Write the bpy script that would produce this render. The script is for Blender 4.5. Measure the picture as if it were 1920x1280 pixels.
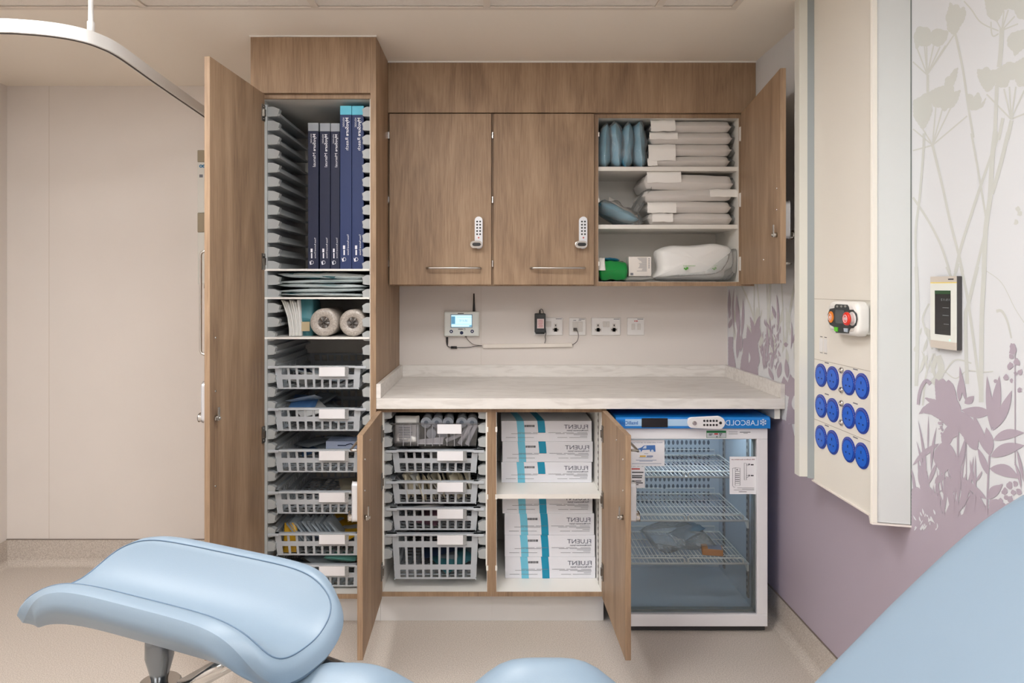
import bpy, math, random
from mathutils import Vector, Matrix
for _o in list(bpy.data.objects): bpy.data.objects.remove(_o)
scene = bpy.context.scene
COL = scene.collection
# ------------------------------------------------------------------ camera
EYE, FPX, CX, CY = 1.37, 1280.0, 926.0, 538.0
cam_d = bpy.data.cameras.new('camera'); cam = bpy.data.objects.new('camera', cam_d); COL.objects.link(cam)
cam.location = (0, 0, EYE); cam.rotation_euler = (math.radians(90), 0, 0)
cam_d.sensor_width = 36; cam_d.lens = 36 * FPX / 1920
cam_d.shift_x = (960 - CX) / 1920; cam_d.shift_y = -(640 - CY) / 1920
cam_d.clip_start = 0.02
scene.camera = cam
# ------------------------------------------------------------------ world, exposure (the room is lit by its ceiling panels)
world = bpy.data.worlds.new('world'); scene.world = world; world.use_nodes = True
world.node_tree.nodes['Background'].inputs[0].default_value = (0.8, 0.85, 0.9, 1)
world.node_tree.nodes['Background'].inputs[1].default_value = 0.3
vs = scene.view_settings
vs.view_transform = 'Standard'; vs.look = 'None'; vs.exposure = 0.28; vs.gamma = 1.0; vs.use_curve_mapping = False
PANEL_STRENGTH = 16.5
PANEL_COLOR = (1.0, 0.985, 0.972)
try:
    scene.cycles.use_denoising = True
    scene.cycles.max_bounces = 10; scene.cycles.diffuse_bounces = 6; scene.cycles.transparent_max_bounces = 24
    scene.cycles.caustics_reflective = False; scene.cycles.caustics_refractive = False
    scene.cycles.sample_clamp_indirect = 4.0
except Exception: pass

# ------------------------------------------------------------------ helpers
def X(px, Y): return (px - CX) * Y / FPX
def Z(py, Y): return EYE - (py - CY) * Y / FPX
def lin(c):
    c = c / 255.0
    return c / 12.92 if c <= 0.04045 else ((c + 0.055) / 1.055) ** 2.4
def rgb(r, g, b): return (lin(r), lin(g), lin(b), 1.0)
MATS = {}
def mat(name, col, rough=0.5, metal=0.0, var=0.0, vscale=8.0, bump=0.0, bscale=200.0, coat=0.0, emit=None, estr=1.0, spec=0.5):
    if name in MATS: return MATS[name]
    m = bpy.data.materials.new(name); m.use_nodes = True
    nt = m.node_tree; b = nt.nodes['Principled BSDF']
    b.inputs['Base Color'].default_value = col; b.inputs['Roughness'].default_value = rough
    b.inputs['Metallic'].default_value = metal; b.inputs['Coat Weight'].default_value = coat
    b.inputs['Specular IOR Level'].default_value = spec
    if var:
        geo = nt.nodes.new('ShaderNodeNewGeometry'); n = nt.nodes.new('ShaderNodeTexNoise')
        n.inputs['Scale'].default_value = vscale; n.inputs['Detail'].default_value = 4
        nt.links.new(geo.outputs['Position'], n.inputs['Vector'])
        r = nt.nodes.new('ShaderNodeValToRGB')
        r.color_ramp.elements[0].position = 0.3; r.color_ramp.elements[1].position = 0.7
        r.color_ramp.elements[0].color = tuple(c * (1 - var) for c in col[:3]) + (1,)
        r.color_ramp.elements[1].color = tuple(min(1, c * (1 + var)) for c in col[:3]) + (1,)
        nt.links.new(n.outputs['Fac'], r.inputs['Fac']); nt.links.new(r.outputs['Color'], b.inputs['Base Color'])
    if bump:
        geo = nt.nodes.new('ShaderNodeNewGeometry'); n = nt.nodes.new('ShaderNodeTexNoise')
        n.inputs['Scale'].default_value = bscale; n.inputs['Detail'].default_value = 3
        nt.links.new(geo.outputs['Position'], n.inputs['Vector'])
        bp = nt.nodes.new('ShaderNodeBump'); bp.inputs['Strength'].default_value = bump; bp.inputs['Distance'].default_value = 0.002
        nt.links.new(n.outputs['Fac'], bp.inputs['Height']); nt.links.new(bp.outputs['Normal'], b.inputs['Normal'])
    if emit:
        b.inputs['Emission Color'].default_value = emit; b.inputs['Emission Strength'].default_value = estr
    MATS[name] = m
    return m
def wood_mat(name, dark, mid, light, flat=(1, 1, 1)):
    m = bpy.data.materials.new(name); m.use_nodes = True; nt = m.node_tree; b = nt.nodes['Principled BSDF']
    geo = nt.nodes.new('ShaderNodeNewGeometry')
    def noise(scale, sc, detail=4, dist=0.0):
        mp = nt.nodes.new('ShaderNodeMapping'); mp.inputs['Scale'].default_value = scale
        nt.links.new(geo.outputs['Position'], mp.inputs['Vector'])
        n = nt.nodes.new('ShaderNodeTexNoise'); n.inputs['Scale'].default_value = sc
        n.inputs['Detail'].default_value = detail; n.inputs['Distortion'].default_value = dist
        nt.links.new(mp.outputs['Vector'], n.inputs['Vector']); return n
    broad = noise((1, 1, 0.16), 7.0, 5, 1.6)
    fine = noise((1, 1, 0.05), 150.0, 6, 0.6)
    pore = noise((1, 1, 0.03), 600.0, 2, 0.0)
    mx = nt.nodes.new('ShaderNodeMath'); mx.operation = 'MULTIPLY_ADD'; mx.inputs[1].default_value = 0.55
    nt.links.new(broad.outputs['Fac'], mx.inputs[0])
    m2 = nt.nodes.new('ShaderNodeMath'); m2.operation = 'MULTIPLY'; m2.inputs[1].default_value = 0.33
    nt.links.new(fine.outputs['Fac'], m2.inputs[0]); nt.links.new(m2.outputs[0], mx.inputs[2])
    m3 = nt.nodes.new('ShaderNodeMath'); m3.operation = 'MULTIPLY_ADD'; m3.inputs[1].default_value = 0.14
    nt.links.new(pore.outputs['Fac'], m3.inputs[0]); nt.links.new(mx.outputs[0], m3.inputs[2])
    r = nt.nodes.new('ShaderNodeValToRGB'); cr = r.color_ramp
    cr.elements[0].position = 0.33; cr.elements[0].color = dark
    cr.elements[1].position = 0.70; cr.elements[1].color = light
    e = cr.elements.new(0.50); e.color = mid
    nt.links.new(m3.outputs[0], r.inputs['Fac']); nt.links.new(r.outputs['Color'], b.inputs['Base Color'])
    b.inputs['Roughness'].default_value = 0.5; b.inputs['Specular IOR Level'].default_value = 0.35
    bp = nt.nodes.new('ShaderNodeBump'); bp.inputs['Strength'].default_value = 0.15; bp.inputs['Distance'].default_value = 0.001
    nt.links.new(pore.outputs['Fac'], bp.inputs['Height']); nt.links.new(bp.outputs['Normal'], b.inputs['Normal'])
    MATS[name] = m; return m
def clear_mat(name, tint, gloss=0.10, rough=0.08, bump=0.0, bscale=60, haze=0.0, ior=1.45):
    m = bpy.data.materials.new(name); m.use_nodes = True; nt = m.node_tree
    nt.nodes.remove(nt.nodes['Principled BSDF']); out = nt.nodes['Material Output']
    tr = nt.nodes.new('ShaderNodeBsdfTransparent'); tr.inputs[0].default_value = tint
    gl = nt.nodes.new('ShaderNodeBsdfGlossy'); gl.inputs['Roughness'].default_value = rough
    fr = nt.nodes.new('ShaderNodeFresnel'); fr.inputs['IOR'].default_value = ior
    ad = nt.nodes.new('ShaderNodeMath'); ad.operation = 'ADD'; ad.inputs[1].default_value = gloss; ad.use_clamp = True
    nt.links.new(fr.outputs[0], ad.inputs[0])
    mx = nt.nodes.new('ShaderNodeMixShader'); nt.links.new(ad.outputs[0], mx.inputs[0])
    nt.links.new(tr.outputs[0], mx.inputs[1]); nt.links.new(gl.outputs[0], mx.inputs[2])
    last = mx
    if haze:
        df = nt.nodes.new('ShaderNodeBsdfDiffuse'); df.inputs[0].default_value = (0.8, 0.82, 0.82, 1)
        m3 = nt.nodes.new('ShaderNodeMixShader'); m3.inputs[0].default_value = haze
        nt.links.new(mx.outputs[0], m3.inputs[1]); nt.links.new(df.outputs[0], m3.inputs[2]); last = m3
    if bump:
        geo = nt.nodes.new('ShaderNodeNewGeometry'); n = nt.nodes.new('ShaderNodeTexNoise'); n.inputs['Scale'].default_value = bscale
        nt.links.new(geo.outputs['Position'], n.inputs['Vector'])
        bp = nt.nodes.new('ShaderNodeBump'); bp.inputs['Strength'].default_value = bump; bp.inputs['Distance'].default_value = 0.01
        nt.links.new(n.outputs['Fac'], bp.inputs['Height']); nt.links.new(bp.outputs['Normal'], gl.inputs['Normal'])
    nt.links.new(last.outputs[0], out.inputs['Surface'])
    MATS[name] = m; return m

class MB:
    """collects shapes that become one mesh"""
    def __init__(s): s.v = []; s.f = []; s.s = []
    def add(s, vs, fs, smooth=False):
        k = len(s.v); s.v += [tuple(v) for v in vs]
        for f in fs: s.f.append(tuple(i + k for i in f)); s.s.append(smooth)
        return s
    def box(s, x0, x1, y0, y1, z0, z1):
        if x0 > x1: x0, x1 = x1, x0
        if y0 > y1: y0, y1 = y1, y0
        if z0 > z1: z0, z1 = z1, z0
        return s.add([(x0,y0,z0),(x1,y0,z0),(x1,y1,z0),(x0,y1,z0),(x0,y0,z1),(x1,y0,z1),(x1,y1,z1),(x0,y1,z1)],
                     [(0,3,2,1),(4,5,6,7),(0,1,5,4),(1,2,6,5),(2,3,7,6),(3,0,4,7)])
    def prism(s, pts, a0, a1, axis='y', smooth=False):
        n = len(pts)
        def P(p, a):
            return {'x': (a, p[0], p[1]), 'y': (p[0], a, p[1]), 'z': (p[0], p[1], a)}[axis]
        vs = [P(p, a0) for p in pts] + [P(p, a1) for p in pts]
        s.add(vs, [tuple(range(n)), tuple(range(2 * n - 1, n - 1, -1))])
        k = len(s.v) - 2 * n
        for i in range(n):
            j = (i + 1) % n
            s.f.append((k + i, k + j, k + n + j, k + n + i)); s.s.append(smooth)
        return s
    def tube(s, pts, r, n=8, caps=True, closed=False):
        pts = [Vector(p) for p in pts]; m = len(pts)
        rs = r if isinstance(r, (list, tuple)) else [r] * m
        T = []
        for i in range(m):
            a = pts[(i - 1) % m] if (closed or i > 0) else pts[i]
            b = pts[(i + 1) % m] if (closed or i < m - 1) else pts[i]
            t = (b - a); T.append(t.normalized() if t.length > 1e-9 else Vector((0, 0, 1)))
        up = Vector((0, 0, 1)) if abs(T[0].z) < 0.9 else Vector((1, 0, 0))
        nrm = (up - T[0] * up.dot(T[0])).normalized()
        vs = []
        for i in range(m):
            nrm = (nrm - T[i] * nrm.dot(T[i]))
            nrm = nrm.normalized() if nrm.length > 1e-9 else T[i].orthogonal().normalized()
            bn = T[i].cross(nrm)
            for k in range(n):
                a = 2 * math.pi * k / n
                vs.append(pts[i] + (nrm * math.cos(a) + bn * math.sin(a)) * rs[i])
        fs = []
        for i in range(m if closed else m - 1):
            i2 = (i + 1) % m
            for k in range(n):
                k2 = (k + 1) % n
                fs.append((i * n + k, i * n + k2, i2 * n + k2, i2 * n + k))
        s.add(vs, fs, True)
        if caps and not closed:
            b = len(s.v) - len(vs)
            s.f.append(tuple(b + k for k in range(n - 1, -1, -1))); s.s.append(False)
            s.f.append(tuple(b + (m - 1) * n + k for k in range(n))); s.s.append(False)
        return s
    def cyl(s, p0, p1, r0, r1=None, n=20):
        return s.tube([p0, p1], [r0, r0 if r1 is None else r1], n)
    def grid(s, f, nu, nv, closed_u=False):
        vs = [f(i / nu, j / nv) for i in range(nu + 1) for j in range(nv + 1)]
        fs = [(i*(nv+1)+j, (i+1)*(nv+1)+j, (i+1)*(nv+1)+j+1, i*(nv+1)+j+1) for i in range(nu) for j in range(nv)]
        return s.add(vs, fs, True)
    def poly(s, pts): return s.add(pts, [tuple(range(len(pts)))])
    def ellipsoid(s, c, r, nu=16, nv=10):
        def f(u, v):
            a = 2*math.pi*u; b = math.pi*(v-0.5)
            return (c[0]+r[0]*math.cos(a)*math.cos(b), c[1]+r[1]*math.sin(a)*math.cos(b), c[2]+r[2]*math.sin(b))
        return s.grid(f, nu, nv)
    def xf(s, M, start=0):
        s.v = s.v[:start] + [tuple(M @ Vector(v)) for v in s.v[start:]]; return s

W = {}
def setp(o, label=None, cat=None, group=None, kind=None):
    if label: o['label'] = label
    if cat: o['category'] = cat
    if group: o['group'] = group
    if kind: o['kind'] = kind
    return o
def mesh_of(mb, name, m, shift=(0, 0, 0)):
    me = bpy.data.meshes.new(name)
    sh = Vector(shift)
    me.from_pydata([tuple(Vector(v) - sh) for v in mb.v], [], mb.f)
    me.polygons.foreach_set('use_smooth', mb.s)
    if m is not None: me.materials.append(m)
    me.validate(); me.update(); return me
def obj(name, mb, m, parent=None, bevel=0, seg=2, origin=None, local=False, **kw):
    """one mesh object; verts in world coordinates unless local"""
    if parent is not None:
        sh = (0, 0, 0) if local else W[parent.name]
        o = bpy.data.objects.new(name, mesh_of(mb, name, m, sh)); COL.objects.link(o)
        o.parent = parent; W[o.name] = sh if not local else (0, 0, 0)
    else:
        if origin is None:
            xs = [v[0] for v in mb.v]; ys = [v[1] for v in mb.v]; zs = [v[2] for v in mb.v]
            origin = ((min(xs)+max(xs))/2, (min(ys)+max(ys))/2, min(zs))
        o = bpy.data.objects.new(name, mesh_of(mb, name, m, origin)); COL.objects.link(o)
        o.location = origin; W[o.name] = tuple(origin)
    if bevel:
        b = o.modifiers.new('bevel', 'BEVEL'); b.width = bevel; b.segments = seg; b.limit_method = 'ANGLE'; b.angle_limit = math.radians(40)
    setp(o, **kw); return o
def thing(name, loc, label, cat, group=None, rz=0):
    o = bpy.data.objects.new(name, None); COL.objects.link(o); o.location = loc; o.rotation_euler = (0, 0, rz)
    o.empty_display_size = 0.05
    W[o.name] = tuple(loc); setp(o, label, cat, group); return o
def struct(name, mb, m, **kw):
    return obj(name, mb, m, kind='structure', **kw)
def copy_tree(o, parent=None, loc=None):
    c = o.copy(); COL.objects.link(c); c.parent = parent
    if loc is not None: c.location = loc
    W[c.name] = tuple(c.location)
    for ch in list(o.children): copy_tree(ch, c)
    return c
def B(*a): return MB().box(*a)
_tc = {}
def text_geo(s, bold=False):
    key = (s, bold)
    if key not in _tc:
        cu = bpy.data.curves.new('lettering_curve', 'FONT'); cu.body = s; cu.size = 1; cu.resolution_u = 3
        if bold: cu.offset = 0.018
        ob = bpy.data.objects.new('lettering_curve', cu); COL.objects.link(ob)
        dg = bpy.context.evaluated_depsgraph_get(); dg.update()
        me = bpy.data.meshes.new_from_object(ob.evaluated_get(dg))
        vs = [(v.co.x, v.co.y) for v in me.vertices]; fs = [tuple(p.vertices) for p in me.polygons]
        bpy.data.objects.remove(ob); bpy.data.curves.remove(cu); bpy.data.meshes.remove(me)
        x0 = min(v[0] for v in vs); x1 = max(v[0] for v in vs)
        _tc[key] = ([(v[0] - x0, v[1]) for v in vs], fs, x1 - x0)
    return _tc[key]
def letter(mb, s, org, right, up, height, width=None, align=0.0, bold=False):
    """add flat lettering; org = baseline start; right / up = unit vectors (a mirrored pair gives mirrored writing); height = cap height"""
    vs, fs, w = text_geo(s, bold)
    k = height / 0.70
    kx = k if width is None else width / w
    R = Vector(right); U = Vector(up); O = Vector(org)
    off = -align * w * kx
    mb.add([O + R * (v[0] * kx + off) + U * (v[1] * k) for v in vs], fs)
def wob(seed):
    r = random.Random(seed)
    t = [(r.uniform(-1, 1), r.uniform(-1, 1), r.uniform(2, 9), r.uniform(0, 6.28)) for _ in range(7)]
    def f(u, v): return sum(math.sin((a * u + b * v) * w + p) for a, b, w, p in t) / 7
    return f
def pillow(mb, c, s, seed=0, amp=0.15, nx=16, ny=12, p=6, M=None, e=0.5):
    """a soft packet: c centre, s full sizes, flat along local z"""
    f1, f2, f3 = wob(seed), wob(seed + 99), wob(seed + 7)
    st = len(mb.v)
    def side(sg, ff):
        def g(u, v):
            a, b = 2 * u - 1, 2 * v - 1
            pr = max(0.0, (1 - abs(a) ** p) * (1 - abs(b) ** p)) ** e
            x = s[0] / 2 * a * (1 + 0.02 * f3(a * 2, b * 2)); y = s[1] / 2 * b * (1 + 0.02 * f3(b * 3, a))
            z = sg * s[2] / 2 * pr * (1 + amp * 1.5 * ff(a * 1.5, b * 1.5)) + amp * s[2] * 0.6 * f3(a, b) * (1 - pr)
            return (x, y, z)
        return g
    mb.grid(side(1, f1), nx, ny)
    k = len(mb.f); mb.grid(side(-1, f2), nx, ny)
    mb.f[k:] = [tuple(reversed(f)) for f in mb.f[k:]]
    MM = Matrix.Translation(c) @ (M if M is not None else Matrix.Identity(4))
    mb.xf(MM, st); return mb
def RX(a): return Matrix.Rotation(math.radians(a), 4, 'X')
def RY(a): return Matrix.Rotation(math.radians(a), 4, 'Y')
def RZ(a): return Matrix.Rotation(math.radians(a), 4, 'Z')

# ------------------------------------------------------------------ materials
WOOD = wood_mat('oak_laminate', rgb(122, 99, 80), rgb(154, 128, 103), rgb(180, 154, 127))
WALL = mat('wall_paint', rgb(222, 216, 211), 0.55, var=0.015, vscale=3)
CEIL = mat('ceiling_paint', rgb(238, 230, 218), 0.8)
TILE = mat('ceiling_tile_mineral', rgb(225, 218, 210), 0.9, var=0.03, vscale=120, bump=0.3, bscale=300)
TBAR = mat('ceiling_bar_metal', rgb(218, 208, 196), 0.5)
WHITE = mat('white_melamine', rgb(226, 223, 217), 0.4)
EDGEW = mat('white_lacquer', rgb(235, 233, 228), 0.35)
GREYPL = mat('grey_plastic', rgb(182, 188, 194), 0.4)
RACKPL = mat('rack_plastic', rgb(170, 174, 175), 0.4)
STEEL = mat('brushed_steel', rgb(190, 186, 180), 0.3, 1.0)
CHROME = mat('chrome', rgb(205, 203, 200), 0.12, 1.0)
DSTEEL = mat('dark_steel', rgb(128, 134, 140), 0.25, 1.0)
HINGE = mat('hinge_steel', rgb(150, 146, 140), 0.32, 1.0)
ALU = mat('white_aluminium', rgb(232, 232, 230), 0.28, coat=0.2)
BLACK = mat('black_plastic', rgb(30, 30, 32), 0.4)
DARK = mat('dark_print', rgb(45, 47, 55), 0.7)
GREYINK = mat('grey_print', rgb(120, 122, 130), 0.7)
PAPER = mat('white_paper', rgb(236, 236, 240), 0.7)
SOCKW = mat('socket_plastic', rgb(232, 231, 230), 0.3)
SOCKS = mat('socket_shade_plastic', rgb(214, 211, 207), 0.35)
SILVERL = mat('lock_silver', rgb(215, 216, 220), 0.3, 0.35)
CREAM = mat('cream_panel', rgb(234, 230, 221), 0.4)
TRUNK = mat('trunking_aluminium', rgb(214, 218, 218), 0.35)
CHAIRB = mat('pale_blue_vinyl', rgb(124, 142, 158), 0.42, bump=0.04, bscale=500, spec=0.45)
CHAIRSEAM = mat('blue_vinyl_seam', rgb(92, 114, 136), 0.6)
PLINTH = mat('plinth_laminate', rgb(215, 214, 213), 0.35)
RED = mat('red_print', rgb(190, 50, 45), 0.6)
TEALD = mat('teal_print', rgb(0, 140, 176), 0.45)
TEALL = mat('sky_print', rgb(110, 193, 220), 0.45)
FILM = clear_mat('clear_film', (0.95, 0.96, 0.96, 1), 0.07, 0.16, 1.0, 60, 0.16, ior=1.25)
GLASS = clear_mat('door_glass', (0.95, 0.97, 0.975, 1), 0.02, 0.03)
CLEARPL = clear_mat('clear_plastic', (0.88, 0.88, 0.90, 1), 0.03, 0.1, haze=0.04, ior=1.25)
def floor_mat():
    m = bpy.data.materials.new('speckled_vinyl'); m.use_nodes = True; nt = m.node_tree; b = nt.nodes['Principled BSDF']
    geo = nt.nodes.new('ShaderNodeNewGeometry')
    n = nt.nodes.new('ShaderNodeTexNoise'); n.inputs['Scale'].default_value = 260; n.inputs['Detail'].default_value = 3
    nt.links.new(geo.outputs['Position'], n.inputs['Vector'])
    r = nt.nodes.new('ShaderNodeValToRGB'); cr = r.color_ramp
    cr.elements[0].position = 0.34; cr.elements[0].color = rgb(174, 164, 155)
    cr.elements[1].position = 0.66; cr.elements[1].color = rgb(210, 202, 193)
    nt.links.new(n.outputs['Fac'], r.inputs['Fac']); nt.links.new(r.outputs['Color'], b.inputs['Base Color'])
    b.inputs['Roughness'].default_value = 0.55
    MATS['floor'] = m; return m
FLOOR = floor_mat()
def worktop_mat():
    m = bpy.data.materials.new('veined_worktop'); m.use_nodes = True; nt = m.node_tree; b = nt.nodes['Principled BSDF']
    geo = nt.nodes.new('ShaderNodeNewGeometry'); mp = nt.nodes.new('ShaderNodeMapping'); mp.inputs['Scale'].default_value = (1.6, 9, 9)
    nt.links.new(geo.outputs['Position'], mp.inputs['Vector'])
    n = nt.nodes.new('ShaderNodeTexNoise'); n.inputs['Scale'].default_value = 4.5; n.inputs['Detail'].default_value = 8; n.inputs['Distortion'].default_value = 1.2
    nt.links.new(mp.outputs['Vector'], n.inputs['Vector'])
    r = nt.nodes.new('ShaderNodeValToRGB'); cr = r.color_ramp
    cr.elements[0].position = 0.33; cr.elements[0].color = rgb(212, 208, 203)
    cr.elements[1].position = 0.55; cr.elements[1].color = rgb(228, 225, 221)
    nt.links.new(n.outputs['Fac'], r.inputs['Fac']); nt.links.new(r.outputs['Color'], b.inputs['Base Color'])
    b.inputs['Roughness'].default_value = 0.4
    MATS['worktop'] = m; return m
WORKTOP = worktop_mat()

# ------------------------------------------------------------------ the room
XLW, XRW, YB, YN, HC = -2.402, 1.1525, 3.368, -2.2, 2.362
struct('floor', B(XLW-.05, XRW+.05, YN-.05, YB+.05, -.06, 0), FLOOR, label='beige speckled vinyl floor')
struct('wall_left', B(XLW-.06, XLW, YN, YB, 0, HC+.1), WALL, label='plain cream wall at the left')
wb = struct('wall_back', B(XLW-.06, XRW+.06, YB, YB+.06, 0, HC+.1), WALL, label='plain cream wall behind the cabinets')
obj('panel_joint', B(X(902,YB)-.0008, X(902,YB)+.0008, YB-.0006, YB, .98, 1.375), mat('joint', rgb(205,196,187), .6), wb)
obj('panel_joint', B(X(92,YB)-.0012, X(92,YB)+.0012, YB-.0006, YB, .12, 2.36), MATS['joint'], wb)
MUR0 = mat('mural_pale', rgb(220, 223, 227), 0.5)
MUR1 = mat('mural_sage', rgb(205, 208, 204), 0.5)
MUR2 = mat('mural_mauve', rgb(176, 165, 178), 0.5)
wr = struct('wall_right', B(XRW, XRW+.06, YN, YB, 0, HC+.1), MUR0, label='right wall with a pale and mauve meadow mural')
struct('wall_front', B(XLW-.06, XRW+.06, YN-.06, YN, 0, HC+.1), WALL)
# coved vinyl skirting: upstand with a rounded foot
def cove(h=.125, t=.004, r=.035):
    pts = [(0, 0), (0, h), (t, h), (t, r)]
    for i in range(1, 7):
        a = math.pi / 2 * i / 6
        pts.append((t + r - r * math.cos(a) if False else t + r * (1 - math.cos(a)), r - r * math.sin(a) + .0005))
    return pts
def sk(name, p):
    return struct(name, p, FLOOR)
cv = cove()
sk('baseboard_left', MB().prism([(XLW + a, b) for a, b in cv], YN, YB, 'y'))
sk('baseboard_right', MB().prism([(XRW - a, b) for a, b in cv], YN, YB, 'y'))
sk('baseboard_back', MB().prism([(YB - a, b) for a, b in cv], XLW, -.961, 'x'))
# thin cap line of the skirting
for nm, bx in (('trim_1', B(XRW-.006, XRW, YN, YB, .1255, .1285)), ('trim_2', B(XLW, -.961, YB-.006, YB, .1255, .1285))):
    struct(nm, bx, mat('skirting_cap', rgb(120, 108, 100), .6))
# ceiling: plaster margin and a field of lay-in tiles
GX = [-2.10, -1.855, -1.245, -.635, -.025, .585, .864]
GY = [2.442, 1.832, 1.222, .612, .002, -.608, -1.218, -1.828, -2.2]
cm = MB(); cm.box(XLW, XRW, GY[0], YB, HC, HC+.08); cm.box(GX[-1], XRW, YN, GY[0], HC, HC+.08); cm.box(XLW, GX[0], YN, GY[0], HC, HC+.08)
cm.box(GX[0], GX[-1], YN, GY[0], HC+.05, HC+.08)
ceiling = struct('ceiling', cm, CEIL, label='cream plaster ceiling margin around lay-in tiles')
bars = MB()
for gx in GX[1:-1]: obj('ceiling_grid_bar', B(gx-.012, gx+.012, YN, GY[0]-.021, HC-.0008, HC+.012), TBAR, ceiling)
for gy in GY[1:-1]: obj('ceiling_grid_bar', B(GX[0]+.021, GX[-1]-.021, gy-.012, gy+.012, HC-.0012, HC+.012), TBAR, ceiling)
for bx in ((GX[0], GX[-1], GY[0]-.020, GY[0]), (GX[-1]-.020, GX[-1], YN, GY[0]-.0202), (GX[0], GX[0]+.02, YN, GY[0]-.0202)):
    obj('ceiling_edge_bar', B(bx[0], bx[1], bx[2], bx[3], HC-.0014, HC+.004), TBAR, ceiling)
LIGHT_CELLS = [(1, 1), (3, 1), (1, 3), (4, 3), (1, 5), (4, 5)]
for i in range(len(GX)-1):
    for j in range(len(GY)-1):
        if (i, j) in LIGHT_CELLS: continue
        obj('ceiling_tile', B(GX[i]+.008, GX[i+1]-.008, GY[j+1]+.008, GY[j]-.008, HC+.006, HC+.02), TILE, ceiling)
LAMP = mat('led_diffuser', rgb(255, 250, 240), .5, emit=PANEL_COLOR + (1,), estr=PANEL_STRENGTH)
for k, (i, j) in enumerate(LIGHT_CELLS):
    x0, x1, y0, y1 = GX[i]+.013, GX[i+1]-.013, GY[j+1]+.013, GY[j]-.013
    t = thing('ceiling_light', ((x0+x1)/2, (y0+y1)/2, HC), 'square flush LED ceiling panel, %s column, %s' % ('left' if i == 1 else 'right', {1: 'row nearest the cabinets', 3: 'middle row', 5: 'row behind the camera'}[j]), 'light', 'ceiling light panels')
    fr = MB()
    for a in ((x0, x1, y0, y0+.015), (x0, x1, y1-.015, y1), (x0, x0+.015, y0+.015, y1-.015), (x1-.015, x1, y0+.015, y1-.015)):
        fr.box(a[0], a[1], a[2], a[3], HC-.004, HC+.02)
    obj('frame', fr, EDGEW, t)
    obj('diffuser', B(x0+.015, x1-.015, y0+.015, y1-.015, HC+.0, HC+.01), LAMP, t)
# ------------------------------------------------------------------ mural printed on the right wall (flat print, drawn in metres on the wall plane)
_lay = [0]
def lay(off):
    _lay[0] += 1; return {4: .0002, 5: .0002, 6: .0002, 8: .0009, 10: .001, 11: .001, 12: .001, 16: .0019}.get(round(off*1e4), off) + (_lay[0] % 97) * 7e-6
def wpt(px, py, off):
    Y = XRW * FPX / (px - CX); return (XRW - off, Y, Z(py, Y))
def reg(x0, y0, k=4.923):
    return lambda p: (x0 + p[0] / k, y0 + p[1] / k)
R1, R2, R3, R4, R5 = reg(1700, 0), reg(1700, 250), reg(1700, 500), reg(1700, 740), reg(1360, 530, 4.92)
rnd = random.Random(5)
def m_poly(mb, R, pts, off, jag=0):
    off = lay(off)
    q = [R(p) for p in pts]
    if jag:
        out = []
        for i, a in enumerate(q):
            b = q[(i+1) % len(q)]; L = math.hypot(b[0]-a[0], b[1]-a[1]); n = max(1, int(L / 3.2))
            for k in range(n):
                t = k / n; s = jag * (1 if k % 2 else 0)
                nx, ny = (b[1]-a[1]) / max(L, 1e-6), -(b[0]-a[0]) / max(L, 1e-6)
                out.append((a[0] + (b[0]-a[0]) * t + nx * s, a[1] + (b[1]-a[1]) * t + ny * s))
        q = out
    mb.poly([wpt(x, y, off) for x, y in q])
def smooth(pts, n=6):
    if len(pts) < 3: return pts
    out = []
    P = [pts[0]] + list(pts) + [pts[-1]]
    for i in range(1, len(P)-2):
        for k in range(n):
            t = k / n; a, b, c, d = P[i-1], P[i], P[i+1], P[i+2]
            out.append(tuple(0.5*((2*b[j]) + (-a[j]+c[j])*t + (2*a[j]-5*b[j]+4*c[j]-d[j])*t*t + (-a[j]+3*b[j]-3*c[j]+d[j])*t**3) for j in range(len(b))))
    out.append(tuple(pts[-1])); return out
def m_line(mb, R, pts, w, off, taper=1.0):
    off = lay(off)
    q = smooth([R(p) for p in pts]); w = w / 4.92; n = len(q)
    L, Rr = [], []
    for i in range(n):
        a, b = q[max(0, i-1)], q[min(n-1, i+1)]
        dx, dy = b[0]-a[0], b[1]-a[1]; l = math.hypot(dx, dy) or 1
        ww = w / 2 * (1 + (taper-1) * i / (n-1))
        L.append((q[i][0] - dy/l*ww, q[i][1] + dx/l*ww)); Rr.append((q[i][0] + dy/l*ww, q[i][1] - dx/l*ww))
    vs = [wpt(x, y, off) for x, y in L + Rr]
    mb.add(vs, [(i, i+1, n+i+1, n+i) for i in range(n-1)])
def m_leaf(mb, R, a, b, w, off, bend=0.12, peak=0.45):
    off = lay(off)
    a, b = R(a), R(b); w = w / 4.92; n = 10
    dx, dy = b[0]-a[0], b[1]-a[1]; l = math.hypot(dx, dy) or 1; nx, ny = -dy/l, dx/l
    L, Rr = [], []
    for i in range(n+1):
        t = i / n; c = bend * l * 4 * t * (1-t) * 0.5
        ww = w / 2 * math.sin(math.pi * t ** (math.log(0.5) / math.log(peak))) ** 0.9 if 0 < t < 1 else 0.15
        x, y = a[0] + dx*t + nx*c, a[1] + dy*t + ny*c
        L.append((x + nx*ww, y + ny*ww)); Rr.append((x - nx*ww, y - ny*ww))
    vs = [wpt(x, y, off) for x, y in L + Rr]
    mb.add(vs, [(i, i+1, n+1+i+1, n+1+i) for i in range(n)])
def m_blob(mb, R, c, r, off, rough=.25):
    pts = []
    for i in range(12):
        a = 2*math.pi*i/12; rr = r * (1 + rnd.uniform(-rough, rough)); pts.append((c[0]+rr*math.cos(a), c[1]+rr*1.15*math.sin(a)))
    m_poly(mb, R, pts, off)
S = [MB()]; o = .0005
def sage_part():
    obj('mural_seed_heads', S[0], MUR1, wr)
g = S[0]
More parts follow.
